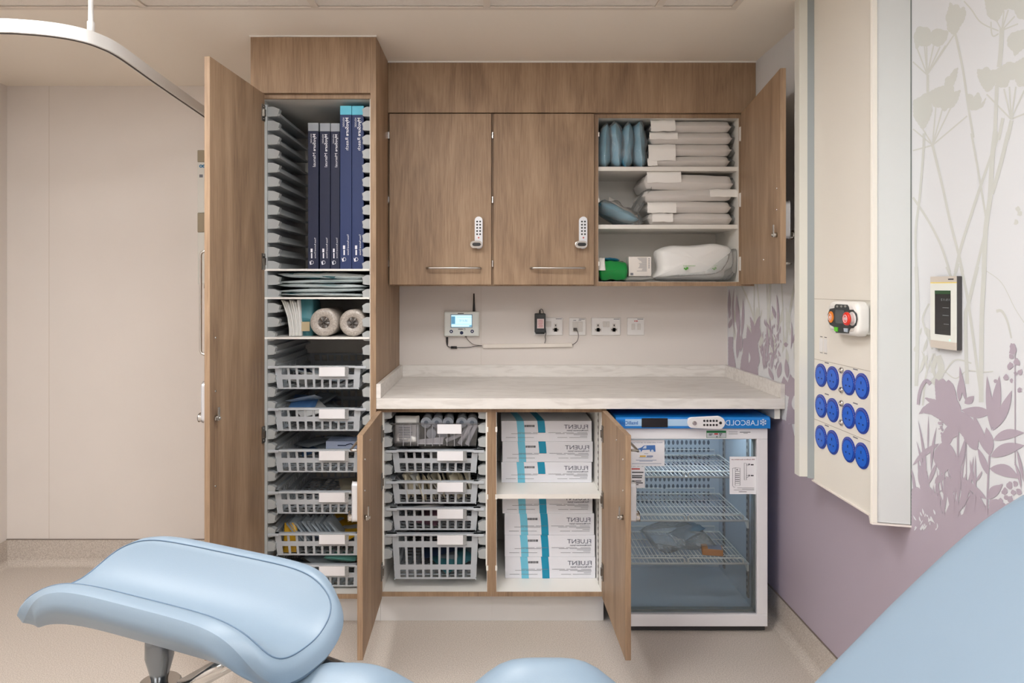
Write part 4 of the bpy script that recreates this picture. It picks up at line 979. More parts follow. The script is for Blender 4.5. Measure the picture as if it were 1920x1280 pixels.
# ------------------------------------------------------------------ printed cartons in the base cabinet
CARD = mat('white_gloss_card', rgb(226, 228, 236), .35, coat=.2)
def fluent(x0, x1, z0, hgt, yf, lab, dx=0, rz=0, flap=False):
    t = thing('device_carton', ((x0+x1)/2, yf+.15, z0), lab, 'box', 'white and turquoise device cartons')
    w = x1 - x0
    obj('carton', B(x0, x1, yf, yf+.30, z0, z0+hgt), CARD, t, bevel=.0015)
    def stripe(a, b, mm, top=True, cut=0.0):
        m = MB(); y = yf-.0006; n = 6; sl = .028
        def xx(s, v): return x0 + w*s + sl*w*(1-v) + .012*w*math.sin(v*1.6)
        for i in range(n):
            v0, v1 = 1-(1-cut)*i/n, 1-(1-cut)*(i+1)/n
            m.add([(xx(a, v0), y, z0+hgt*v0), (xx(b, v0), y, z0+hgt*v0), (xx(b, v1), y, z0+hgt*v1), (xx(a, v1), y, z0+hgt*v1)], [(3,2,1,0)])
        for i in range(6):
            s0, s1 = i/6, (i+1)/6
            q = lambda s, c: (x0+w*s - .10*w*(c**1.3)+.012*w, yf+.30*c, z0+hgt+.0006)
            m.add([q(a, s0), q(b, s0), q(b, s1), q(a, s1)], [(0,1,2,3)])
        obj('stripe', m, mm, t)
    stripe(.155, .235, TEALL); stripe(.385, .465, TEALD, cut=.42 if flap else 0.0)
    L = MB(); y = yf-.0009; lf = (-1, 0, 0); up = (0, 0, 1)
    letter(L, 'FLUENT', (x1-.016, y, z0+hgt*.62), lf, up, hgt*.20, w*.265)
    letter(L, 'Fluid Management System', (x1-.016, y, z0+hgt*.505), lf, up, hgt*.065, w*.235, bold=True)
    for j in range(2): letter(L, 'F', (x1-.09-j*.01, yf+.06, z0+hgt+.0009), lf, (0, 1, 0), .010)
    obj('lettering', L, mat('slate_ink', rgb(78, 84, 104), .6), t)
    m = MB(); r2 = random.Random(3)
    for k in range(22):
        xx = x0+w*.255+k*w*.0052; m.box(xx, xx+w*r2.choice((.0018, .003, .0038)), y, y+.0005, z0+hgt*.70, z0+hgt*.80)
    obj('barcode', m, DARK, t)
    m = MB()
    for zf, segs in ((.425, ((.18, .33), (.35, .48), (.52, .66), (.68, .80), (.84, .95))), (.375, ((.11, .22), (.23, .40), (.60, .70), (.72, .955))), (.325, ((.80, .955),)), (.26, ((.87, .95),)), (.19, ((.05, .16), (.18, .36), (.62, .73), (.75, .95)))):
        for a, b in segs: m.box(x0+w*a, x0+w*b, y, y+.0004, z0+hgt*zf-.0007, z0+hgt*zf+.0007)
    obj('small_print', m, GREYINK, t)
zs_ = .5355
labs = ('topmost printed carton above the base cabinet shelf', 'middle printed carton above the base cabinet shelf', 'lowest printed carton of three above the shelf')
for k, (p0, p1) in enumerate(((940, 1109.5), (942, 1111.5), (940, 1109.5))):
    yf = 2.915; hh = .0875; fluent(X(p0, yf), X(p1, yf), zs_ + (2-k)*(hh+.0005), hh, yf, labs[k], flap=True)
labs = ('carton right under the base cabinet shelf, its name half hidden', 'second carton down beneath the base cabinet shelf', 'third carton down beneath the base cabinet shelf', 'bottom carton resting on the base cabinet floor')
for k, (p0, p1) in enumerate(((942, 1111), (946, 1114), (946.5, 1115.5), (947, 1116.5))):
    yf = 2.862; hh = .0902; fluent(X(p0, yf), X(p1, yf), .1495 + (3-k)*(hh+.0004), hh, yf, labs[k])
# ------------------------------------------------------------------ glass-door fridge
FB = mat('fridge_blue', rgb(18, 122, 204), .35, coat=.3); FW = mat('fridge_white', rgb(232, 232, 236), .3, coat=.2); LIN = mat('fridge_liner', rgb(190, 203, 213), .4)
FX0, FX1 = .482, 1.083; FY = 2.700; FYB = 3.29; FZ0, FZ1 = .028, .812
fr = thing('undercounter_fridge', ((FX0+FX1)/2, 3.0, 0), 'white glass-door fridge with blue header under the worktop', 'fridge')
m = MB(); t_ = .035
m.box(FX0, FX0+t_, FY+.052, FYB, FZ0, .855); m.box(FX1-t_, FX1, FY+.052, FYB, FZ0, .855); m.box(FX0+t_, FX1-t_, FYB-.03, FYB, FZ0, .855)
m.box(FX0+t_, FX1-t_, FY+.052, FYB-.03, FZ0, FZ0+.040); m.box(FX0+t_, FX1-t_, FY+.052, FYB-.03, .812, .855)
obj('cabinet_shell', m, FB, fr)
m = MB(); a, b = FX0+t_, FX1-t_; yb = 3.17
m.box(a, a+.004, FY+.06, yb, .07, .812); m.box(b-.004, b, FY+.06, yb, .07, .812); m.box(a, b, yb, yb+.006, .07, .812); m.box(a, b, FY+.06, yb, .066, .072); m.box(a, b, FY+.06, yb, .806, .8118)
obj('liner', m, LIN, fr, bevel=.003)
m = MB(); m.prism([(FY-.014, .8135), (FY-.014, .848), (FY-.008, .857), (FYB, .857), (FYB, .8135)], FX0-.002, FX1+.004, 'x')
hdr = obj('header', m, FB, fr, bevel=.002)
yh = FY-.0148; FH = FY-.0148; FL = FH-.016
obj('added_fill_strip', B(FX0+.08, FX1-.08, FY+.070, FY+.085, .796, .8055), mat('fridge_fill_glow', rgb(235, 245, 255), .4, emit=(.82, .92, 1, 1), estr=26.0), fr)  # unseen glowing strip, added to brighten the fridge interior
obj('header_stripe', B(FX0+.035, X(1292, FY), yh-.0004, yh+.001, Z(798.2, FY-.014), Z(785.5, FY-.014)), mat('pale_blue_stripe', rgb(172, 205, 235), .4), fr)
obj('display', B(X(1201.5, FY), X(1250, FY), yh-.003, yh+.001, Z(800.5, FY-.014), Z(783.5, FY-.014)), mat('black_display', rgb(12, 14, 18), .15, coat=.5), fr, bevel=.0008)
m = MB(); letter(m, 'LABCOLD', (X(1422, FH), yh-.0006, Z(797, FY-.014)), (-1,0,0), (0,0,1), .0205, X(1422, FH)-X(1360, FH)); 
cx, cz = X(1430.8, FH), Z(791.3, FY-.014)
for k in range(6):
    A = math.radians(60*k+30); dvx, dvz = math.cos(A), math.sin(A)
    def bar_(ax, az, bx, bz, w):
        l = math.hypot(bx-ax, bz-az); nx, nz = -(bz-az)/l*w, (bx-ax)/l*w
        m.add([(ax+nx, yh-.0006, az+nz), (bx+nx, yh-.0006, bz+nz), (bx-nx, yh-.0006, bz-nz), (ax-nx, yh-.0006, az-nz)], [(0,1,2,3)])
    bar_(cx, cz, cx+dvx*.0135, cz+dvz*.0135, .0013)
    for s_ in (-.6, .6): 
        B2 = A+s_; bar_(cx+dvx*.0065, cz+dvz*.0065, cx+dvx*.0065+math.cos(B2)*.0065, cz+dvz*.0065+math.sin(B2)*.0065, .0011)
obj('lettering', m, mat('ice_white_ink', rgb(214, 232, 250), .4), fr)
m = MB(); letter(m, 'IntelliCold', (X(1196, FH), yh-.0008, Z(795.5, FY-.014)), (-1,0,0), (.0,0,1), .0135, X(1196, FH)-X(1162, FH), bold=True)
obj('model_lettering', m, mat('blue_ink', rgb(24, 96, 176), .4), fr)
lx0, lx1, lz = X(1291, FL), X(1357.5, FL), Z(792.6, FL)
m = MB(); rr_ = .0205
pts = [(lx1-rr_+rr_*math.cos(-math.pi/2+math.pi*i/10), lz+rr_*math.sin(-math.pi/2+math.pi*i/10)) for i in range(11)] + [(lx0+.015+.015*math.cos(math.pi/2+math.pi*i/10), lz+.0155*math.sin(math.pi/2+math.pi*i/10)) for i in range(11)]
m.prism(pts, yh-.016, yh+.001, 'y'); lk = obj('keypad_lock', m, mat('lock_white', rgb(228, 226, 228), .35), fr, bevel=.004)
for i in range(5):
    for j in (-1, 1):
        m = MB(); x = X(1320.5+i*5.85, FL); m.cyl((x, yh-.0155, lz+j*.0081), (x, yh-.0178, lz+j*.0081), .0046, .004, 12); obj('lock_button', m, BLACK, lk)
m = MB(); m.cyl((X(1302.3, FL), yh-.0155, lz-.001), (X(1302.3, FL), yh-.020, lz-.001), .0085, .0075, 18); obj('key_cylinder', m, CHROME, lk)
m = MB(); m.cyl((X(1351, FL), yh-.0155, lz), (X(1351, FL), yh-.0176, lz), .0060, .0055, 14); obj('lock_button', m, BLACK, lk)
# door
fw = .0425; m = MB(); z0, z1 = FZ0, .8115
m.box(FX0, FX1, FY, FY+.048, z0, z0+fw+.005); m.box(FX0, FX1, FY, FY+.048, z1-fw, z1); m.box(FX0, FX0+fw, FY, FY+.048, z0+fw+.005, z1-fw); m.box(FX1-fw, FX1, FY, FY+.048, z0+fw+.005, z1-fw)
fd = obj('door', m, FW, fr, bevel=.002)
obj('pane', B(FX0+fw-.004, FX1-fw+.004, FY+.014, FY+.018, z0+fw+.001, z1-fw+.004), GLASS, fd)
g = MB(); s_ = .010
for bx in ((FX0+fw, FX1-fw, z0+fw+.005, z0+fw+.005+s_), (FX0+fw, FX1-fw, z1-fw-.005, z1-fw), (FX0+fw, FX0+fw+s_, z0+fw+.005, z1-fw), (FX1-fw-s_*.6, FX1-fw, z0+fw+.005, z1-fw)): g.box(bx[0], bx[1], FY+.022, FY+.046, bx[2], bx[3])
obj('gasket', g, mat('grey_gasket', rgb(120, 128, 128), .6), fd)
def sheet(px0, px1, py0, py1, nm):
    y = FY+.0125; x0, x1, zt, zb = X(px0, y), X(px1, y), Z(py0, y), Z(py1, y)
    mb = MB(); mb.box(x0, x1, y-.0004, y+.0012, zb, zt); return obj(nm, mb, PAPER, fd), x0, x1, zb, zt, y-.0008
def strokes(par, y, lst, mm, nm='print'):
    mb = MB()
    for a in lst: mb.box(a[0], a[1], y, y+.0004, a[2], a[3])
    obj(nm, mb, mm, par)
# service sheet with the van drawing (its left end is hidden by the cabinet door)
sh, x0, x1, zb, zt, y = sheet(1166, 1246, 824, 873.5, 'service_notice'); k = FY/FPX
m = MB(); letter(m, 'Need calibration or service assistance?', (x1-.009, y, zt-.013), (-1,0,0), (0,0,1), .0042, (1241-1172)*k); 
obj('lettering', m, mat('navy_ink', rgb(60, 84, 130), .6), sh)
def px_(p): return [(X(1180+a/12.19, y), y, Z(815+b/12.19, y)) for a, b in p]
m = MB(); m.poly(px_([(155,330),(270,290),(340,240),(590,235),(600,385),(480,385),(465,340),(300,345),(270,390),(160,385)])); obj('van_drawing', m, mat('van_blue', rgb(70, 120, 190), .6), sh)
m = MB(); m.poly([(v[0], v[1]-.0003, v[2]) for v in px_([(300,310),(350,250),(390,250),(388,310)])])
for cc in ((232, 370), (525, 370)): m.poly([(v[0], v[1]-.0003, v[2]) for v in px_([(cc[0]+30*math.cos(a*.524), cc[1]+34*math.sin(a*.524)) for a in range(12)])])
obj('van_windows', m, mat('pale_ice', rgb(214, 226, 240), .5), sh)
def hl(p): 
    a, b = px_([(p[0], p[2]), (p[1], p[2])]); return (a[0], b[0], a[2]-p[3]*k/12, a[2]+p[3]*k/12)
strokes(sh, y, [hl(p) for p in ((340,430,430,5),(220,510,522,5),(150,620,578,6),(230,530,602,6),(395,540,490,18),(60,730,658,5))], mat('grey_blue_ink', rgb(130, 145, 175), .6))
strokes(sh, y, [hl(p) for p in ((240,375,488,16),)], mat('amber_ink', rgb(222, 178, 70), .6), 'print_block')
sh, x0, x1, zb, zt, y = sheet(1160, 1209, 874.5, 914, 'warning_notice')
def px_(p): return [(X(1180+a/12.19, y), y, Z(815+b/12.19, y)) for a, b in p]
strokes(sh, y, [hl(p) for p in ((50,242,778,13),)], RED, 'red_print'); strokes(sh, y, [hl(p) for p in ((60,325,857,12),(60,300,935,12),(60,290,972,12),(60,275,1055,10),(60,310,1097,11),(60,210,1138,9))], DARK)
sh, x0, x1, zb, zt, y = sheet(1368, 1417.3, 855.8, 926, 'handle_notice')
m = MB(); letter(m, 'Affix handle to door before use', (x1-.004, y, zt-.013), (-1,0,0), (0,0,1), .0045, (1415-1370.5)*k, bold=True); obj('lettering', m, mat('maroon_ink', rgb(130, 60, 70), .6), sh)
def px_(p): return [(X(1355+a/14.23, y), y, Z(845+b/14.23, y)) for a, b in p]
def outline(pts, w=3):
    mb = MB(); q = px_(pts)
    mb.tube([(v[0], v[1], v[2]) for v in q], w*k/14.23*.8, 4, closed=False); return mb
ln_ = MB()
for pts in ([(575,330),(635,330),(635,775),(575,775),(575,330)], [(635,365),(700,360)], [(635,390),(700,385)], [(635,665),(690,655)], [(635,715),(720,675)], [(335,450),(465,455),(465,920),(335,920),(335,450)], [(335,545),(465,545)], [(265,465),(265,930),(300,970),(335,965)], [(265,460),(330,455)]):
    o_ = outline(pts, 6); ln_.add(o_.v, o_.f, True)
obj('drawing', ln_, GREYINK, sh)
strokes(sh, y, [hl((a, b, c, d)) for a, b, c, d in ((340,450,612,6),(340,450,660,6),(340,450,708,6),(340,450,765,6),(340,450,812,6),(340,450,860,3),(372,400,503,13),(690,725,360,16),(750,825,370,13),(690,725,655,13),(750,825,660,13),(390,840,990,3),(520,840,1018,3),(300,840,1045,3),(430,640,1090,5))], DARK)
# test label on the frame
yl = FY-.0006; m = B(X(1324.5, FY), X(1361.5, FY), yl, yl+.001, Z(820.5, FY), Z(807, FY)); lab = obj('test_label', m, mat('green_label', rgb(20, 120, 66), .5), fd)
obj('label_field', B(X(1325.3, FY), X(1360.8, FY), yl-.0004, yl, Z(819.8, FY), Z(811.2, FY)), mat('grey_field', rgb(196, 202, 208), .5), lab)
strokes(lab, yl-.0008, [(X(a, FY), X(b, FY), Z(c+d, FY), Z(c-d, FY)) for a, b, c, d in ((1329,1336,813.2,.6),(1348,1354,812.8,.7),(1329,1334,815.5,.5),(1343,1345,818.5,1),(1349,1352,815.5,.8),(1348,1352,818.6,.4))], DARK)
strokes(lab, yl-.0008, [(X(1339, FY), X(1346, FY), Z(814.4, FY), Z(811.8, FY))], RED, 'red_mark')
strokes(fd, yl, [(X(a, FY), X(b, FY), Z(c+d, FY), Z(c-d, FY)) for a, b, c, d in ((1387,1407,810,.7),(1394,1402,812,.4),(1366,1383,809.5,.4),(1366,1383,813,.4))], GREYINK)
obj('foot_rail', B(FX0+.01, FX1-.004, FY+.02, FYB, .004, FZ0-.002), mat('dark_base', rgb(52, 52, 54), .6), fr)
# interior: vent panel, rails, wire shelves
vp = MB()
for r in range(13):
    for c in range(24):
        x = a+.03 + c*.0204; zc = .785 - r*.034
        if x > b-.05: continue
        pts = [(x + .0062*math.cos(q*math.pi/5), yb-.0006, zc + .0115*math.sin(q*math.pi/5)) for q in range(10)]; vp.poly(pts)
obj('vent_holes', vp, mat('vent_dark', rgb(84, 98, 112), .6), fr, kind='stuff')
RAIL = mat('rail_steel', rgb(150, 150, 146), .4, .5)
for xx, sg in ((b-.004, -1), (a+.004, 1)):
    for yy in (2.79, 3.08): obj('shelf_rail', B(xx, xx+sg*.006, yy, yy+.018, .10, .78), RAIL, fr)
    sl = MB()
    for yy in (2.79, 3.08):
        for k_ in range(26): sl.box(xx+sg*.0055, xx+sg*.0066, yy+.005, yy+.013, .11+k_*.026, .122+k_*.026)
    obj('rail_slots', sl, mat('slot_dark', rgb(70, 70, 70), .6), fr, kind='stuff')
WIRE = mat('wire_white', rgb(240, 241, 236), .35)
for zz in (.598, .421, .2466):
    m = MB(); xa, xb, ya, yz = a+.012, b-.013, 2.775, 3.135
    m.tube([(xa, ya, zz), (xb, ya, zz), (xb, yz, zz), (xa, yz, zz)], .0042, 6, closed=True)
    n_ = 30
    for i in range(1, n_): x = xa + (xb-xa)*i/n_; m.tube([(x, ya, zz+.003), (x, yz, zz+.003)], .0018, 5)
    for yy in (2.86, 2.95, 3.04): m.tube([(xa, yy, zz), (xb, yy, zz)], .002, 5)
    xm = (xa+xb)/2
    for p0, p1 in ((xa+.012, xm-.008), (xm+.008, xb-.022)):
        m.tube([(p0, ya, zz), (p0, ya-.001, zz+.018), (p0+.006, ya-.001, zz+.023), (p1-.006, ya-.001, zz+.023), (p1, ya-.001, zz+.018), (p1, ya, zz)], .0034, 6)
        m.tube([(p0, yz, zz), (p0, yz, zz+.026), (p1, yz, zz+.026), (p1, yz, zz)], .0016, 5)
    m.prism([(ya+.006, zz-.002), (ya+.050, zz-.002), (ya+.012, zz-.034), (ya+.006, zz-.034)], xb-.003, xb+.004, 'x')
    obj('wire_shelf', m, WIRE, fr)
    # clip
# things in the fridge
t = thing('specimen_bag', (X(1268, 2.93), 2.93, .25), 'crumpled clear bag with blue packet on the lowest fridge shelf', 'bag')
m = MB(); pillow(m, (X(1272, 2.93), 2.95, .292), (.27, .20, .078), 21, .5, 22, 16, 2.5, RZ(8)); obj('film_bag', m, FILM, t)
m = MB(); pillow(m, (X(1290, 2.98), 2.985, .305), (.11, .12, .04), 22, .3, 12, 10, 4, RY(-22) @ RZ(20)); obj('blue_packet', m, mat('petrol_packet', rgb(70, 105, 125), .4), t)
m = MB(); pillow(m, (X(1245, 2.93), 2.93, .283), (.10, .10, .02), 23, .3, 12, 10, 4, RY(8)); obj('clear_sleeve', m, PAL['grey'], t)
t = thing('amber_box', (X(1338, 2.90), 2.9, .252), 'small orange box on the lowest fridge shelf beside the clear bag', 'box')
m = MB(); m.box(-.042, .042, -.03, .03, 0, .026); m.xf(Matrix.Translation((X(1335, 2.87), 2.87, .252)) @ RZ(-12)); obj('carton', m, mat('amber_card', rgb(196, 122, 52), .45), t, bevel=.002)
m = MB(); m.box(-.018, .038, -.026, .026, .0262, .027); m.xf(Matrix.Translation((X(1335, 2.87), 2.87, .252)) @ RZ(-12)); obj('label', m, mat('slate_label', rgb(120, 130, 150), .5), t)

# ------------------------------------------------------------------ devices on the back wall
yw = YB
def wb_box(px0, px1, py0, py1, d0, d1, Yr=3.345): return B(X(px0, Yr), X(px1, Yr), yw-d1, yw-d0, Z(py1, Yr), Z(py0, Yr))
t = thing('temperature_monitor', (X(866, 3.345), yw-.015, Z(630, 3.345)), 'white wall temperature monitor with lit screen and black antenna', 'monitor')
obj('casing', wb_box(833, 898.3, 584, 630, .0, .030), mat('device_white', rgb(224, 228, 224), .4), t, bevel=.004)
obj('face_plate', wb_box(836, 895.5, 586, 628, .0302, .0315), mat('face_white', rgb(228, 233, 230), .35), t)
obj('screen_frame', wb_box(845, 886, 589, 614.2, .0316, .0325), mat('screen_frame', rgb(138, 160, 176), .4), t)
obj('screen', wb_box(846.5, 884.5, 590.5, 612.3, .0326, .033), mat('lit_screen', rgb(190, 225, 240), .3, emit=rgb(190, 232, 250), estr=.75), t)
m = MB(); yd = yw-.0335; letter(m, '25.1°C', (X(876.5, 3.335), yd, Z(602.5, 3.335)), (-1,0,0), (0,0,1), .0085, .040); obj('reading', m, mat('screen_ink', rgb(90, 110, 125), .5), t)
m = MB()
for a_ in ((846.5, 853.5, 593, 607), (880, 884.5, 609.5, 612)): m.box(X(a_[0], 3.335), X(a_[1], 3.335), yd-.0002, yd+.0003, Z(a_[3], 3.335), Z(a_[2], 3.335))
m.box(X(846.5, 3.335), X(884.5, 3.335), yd, yd+.0003, Z(607.9, 3.335), Z(607.5, 3.335)); m.box(X(856, 3.335), X(884.5, 3.335), yd, yd+.0003, Z(594.4, 3.335), Z(594.0, 3.335))
obj('screen_graphics', m, mat('screen_blue', rgb(100, 160, 190), .5, emit=rgb(90, 160, 200), estr=.4), t)
m = MB()
for a_, b_, c_ in ((858, 869.5, 587.7), (859, 868, 616.8)): m.box(X(a_, 3.335), X(b_, 3.335), yw-.0322, yw-.0314, Z(c_+.7, 3.335), Z(c_-.7, 3.335))
m.tube([(X(871, 3.335)+.004*math.cos(q*.63), yw-.032, Z(616.8, 3.335)+.004*math.sin(q*.63)) for q in range(10)], .0006, 4, closed=True)
obj('print', m, DARK, t)
for px, py, hole in ((846, 621.3, 1), (865.5, 623.8, 0), (885.3, 621, 1)):
    m = MB(); c = (X(px, 3.335), Z(py, 3.335)); m.cyl((c[0], yw-.031, c[1]), (c[0], yw-.034, c[1]), .0085, .008, 18); bt = obj('button', m, mat('navy_button', rgb(22, 40, 84), .35), t)
    if hole: m = MB(); m.cyl((c[0], yw-.0339, c[1]), (c[0], yw-.0346, c[1]), .003, None, 12); obj('button_mark', m, PAPER, bt)
m = MB(); x = X(888.6, 3.345); m.tube([(x, yw-.015, Z(584, 3.345)), (x, yw-.015, Z(580, 3.345)), (x, yw-.015, Z(566, 3.345)), (x, yw-.015, Z(550, 3.345))], [.0062, .0060, .0042, .0030], 12); obj('antenna', m, BLACK, t)
# its two leads
m = MB(); q = lambda px, py, d=.012: (X(px, 3.35), yw-d, Z(py, 3.35))
m.tube([q(838, 632), q(838, 640), q(838.5, 647)], [.0055, .0055, .003], 10); m.tube(smooth([q(838.3, 647), q(841, 650), q(847, 651), q(862, 651.5), q(880, 651), q(892, 648.8), q(904, 648.3)]), .0017, 8); m.tube([q(845.5, 651.2), q(856.5, 651.4)], .0062, 12)
obj('power_lead', m, BLACK, label='black lead with ferrite from the temperature monitor to the conduit', cat='cable')
m = MB(); m.tube(smooth([q(873.5, 630), q(875, 634), q(880, 640), q(889, 646), q(904, 648)]), .0015, 8); m.box(X(871.5, 3.35), X(875.5, 3.35), yw-.016, yw-.008, Z(632.5, 3.35), Z(630, 3.35)); obj('sensor_lead', m, mat('grey_cable', rgb(110, 100, 95), .5), label='thin grey lead curving from the monitor into the conduit', cat='cable')
m = MB(); yy = 3.35; m.add([(X(905, yy), yw-.016, Z(653, yy)), (X(1073, yy), yw-.016, Z(650.5, yy)), (X(1073, yy), yw-.016, Z(643.2, yy)), (X(905, yy), yw-.016, Z(645.3, yy)), (X(905, yy), yw, Z(653, yy)), (X(1073, yy), yw, Z(650.5, yy)), (X(1073, yy), yw, Z(643.2, yy)), (X(905, yy), yw, Z(645.3, yy))], [(0,1,2,3),(7,6,5,4),(0,4,5,1),(1,5,6,2),(2,6,7,3),(3,7,4,0)])
obj('cable_conduit', m, mat('conduit_white', rgb(228, 221, 212), .45), label='white plastic cable conduit sloping across the backsplash', cat='conduit', bevel=.002)
# sockets and switches
def plate(name, px0, px1, py0, py1, lab, cat='socket'):
    t = thing(name, (X((px0+px1)/2, 3.36), yw, Z(py1, 3.36)), lab, cat)
    obj('face_plate', wb_box(px0, px1, py0, py1, 0, .009, 3.36), SOCKW, t, bevel=.003)
    m = wb_box(px1-13, px1-2, py0+2, py0+3.2, .009, .0095, 3.36); obj('maker_print', m, GREYINK, t); return t
def outlet(t, px, py):
    m = wb_box(px-6.5, px+6.5, py+1, py+8, .009, .0100, 3.36); m2 = wb_box(px-3, px+3, py-7, py+8, .009, .0100, 3.36); m.add(m2.v, m2.f); o_ = obj('outlet', m, SOCKS, t)
    m = MB()
    for a_ in ((px-.9, px+.9, py-5.5, py-2), (px-5.2, px-2.4, py+3.6, py+5.4), (px+2.4, px+5.2, py+3.6, py+5.4)): k_ = wb_box(*a_, .0099, .0103, 3.36); m.add(k_.v, k_.f)
    obj('pin_holes', m, BLACK, o_)
def rocker(t, px, py, w=2.9, h=5.2):
    m = wb_box(px-w, px+w, py-h, py+h, .009, .0125, 3.36); obj('rocker', m, SOCKS, t, bevel=.0012)
t = plate('double_socket', 1001, 1055, 595, 628.5, 'white double socket partly behind the black power adapter'); outlet(t, 1041.8, 613.5); rocker(t, 1025.5, 607.5); rocker(t, 1030.5, 607.5); outlet(t, 1014, 613.5)
t = plate('double_socket', 1109, 1163.5, 595.5, 628.5, 'unused white double socket between data outlet and fused switch'); outlet(t, 1121.3, 613.5); outlet(t, 1151.3, 613.5); rocker(t, 1133.2, 607.7); rocker(t, 1139.8, 607.7)
t = plate('fused_switch', 1176, 1208, 595.5, 628.5, 'square white switch plate with two rockers and red mark', 'switch'); rocker(t, 1187, 612.2, 3.1, 5.6); rocker(t, 1197.8, 612.2, 3.1, 5.6); m = wb_box(1189.3, 1191.2, 600.8, 602.6, .009, .0097, 3.36); m2 = wb_box(1192.3, 1195.6, 600.8, 602.6, .009, .0097, 3.36); m.add(m2.v, m2.f); obj('red_neon', m, RED, t)
t = plate('data_outlet', 1067, 1098.5, 595.5, 628.5, 'white data outlet plate with a plugged grey lead', 'socket')
for px in (1078, 1087.8):
    m = wb_box(px-4.5, px+4.5, 603, 622, .009, .0115, 3.36); j = obj('data_module', m, SOCKS, t, bevel=.001); m = wb_box(px-3, px+2, 599.9, 600.9, .009, .0096, 3.36); obj('print', m, GREYINK, t)
m = MB(); k_ = wb_box(1075.2, 1081.2, 614.2, 619.3, .0118, .024, 3.36); m.add(k_.v, k_.f); m.tube(smooth([q(1080, 617, .02), q(1083, 622, .025), q(1084.3, 630, .022), q(1083, 638, .016), q(1079, 643, .012), q(1073, 646.5, .008)]), .0016, 8)
obj('network_lead', m, mat('dark_grey_cable', rgb(78, 72, 70), .5), label='grey network lead curving from the data outlet to the conduit', cat='cable')
t = thing('power_adapter', (X(1013, 3.33), yw-.03, Z(626, 3.33)), 'black plug-in power adapter with small pink label', 'adapter')
obj('body', B(X(1003, 3.32), X(1023, 3.32), yw-.052, yw-.011, Z(624, 3.32), Z(587.5, 3.32)), mat('adapter_black', rgb(44, 48, 50), .45), t, bevel=.004)
obj('lower_lip', B(X(1005, 3.32), X(1021, 3.32), yw-.044, yw-.012, Z(626, 3.32), Z(623.5, 3.32)), BLACK, t)
m = B(X(1007, 3.315), X(1020, 3.315), yw-.0532, yw-.0522, Z(615.5, 3.315), Z(597.5, 3.315)); l_ = obj('rating_label', m, mat('pink_label', rgb(222, 205, 205), .6), t)
m = MB()
for i, (a_, b_) in enumerate(((1009.5, 1017.5), (1009, 1018), (1009.3, 1018), (1009, 1017), (1010, 1018), (1009, 1018))): m.box(X(a_, 3.315), X(b_, 3.315), yw-.0536, yw-.0531, Z(600.7+i*2.5, 3.315), Z(599.7+i*2.5, 3.315))
obj('print', m, mat('pink_ink', rgb(196, 120, 124), .6), l_)
m = MB(); q2 = lambda px, py, d=.03: (X(px, 3.33), yw-d, Z(py, 3.33)); m.tube([q2(1012.5, 588), q2(1012.5, 581)], [.0038, .003], 10); m.tube(smooth([q2(1012.8, 581), q2(1015, 579.3), q2(1018, 581.5), q2(1020, 588, .03)]), .0013, 8)
m.tube(smooth([q2(1022.5, 610, .012), q2(1024.5, 624, .012), q2(1023, 632, .012), q2(1023.8, 637, .012), q2(1022, 644.5, .014)]), .0016, 8); obj('lead', m, BLACK, t)

# ------------------------------------------------------------------ dispenser on the back wall, showing past the open tall door
yy = 3.30; t = thing('glove_dispenser', (X(400, yy), yw-.04, Z(536, yy)), 'narrow white wall dispenser with blue mark behind the tall cabinet door', 'dispenser')
xa, xb = X(373.5, yy), X(425, yy)
TAN = mat('taupe_plastic', rgb(150, 138, 116), .45)
for p0, p1, mm, nm in ((283, 305, TAN, 'bracket'), (305, 400, mat('box_white', rgb(214, 214, 208), .5), 'glove_box'), (400, 436, TAN, 'bracket'), (436, 532, MATS['box_white'], 'glove_box')):
    obj(nm, B(xa if nm == 'bracket' else xa+.001, xb, yw-.09, yw-.0005, Z(p1, yy)+.0005, Z(p0, yy)), mm, t, bevel=.003)
m = MB(); zc = Z(313, yy)
for cx_ in (380.5, 386): m.tube([(X(cx_, yy)+.006*math.cos(q_*.7), yw-.0915, zc+.0055*math.sin(q_*.7)) for q_ in range(9)], .0022, 6, closed=True)
obj('mark', m, mat('blue_mark', rgb(30, 120, 170), .5), t)
obj('print', B(X(377.5, yy), X(384, yy), yw-.0912, yw-.0902, Z(334, yy), Z(328.5, yy)), GREYINK, t)
m = MB(); m.tube([(xa+.008, yw-.02, Z(533, yy)), (xa+.008, yw-.02, Z(540, yy))], .006, 10); obj('foot', m, STEEL, t)

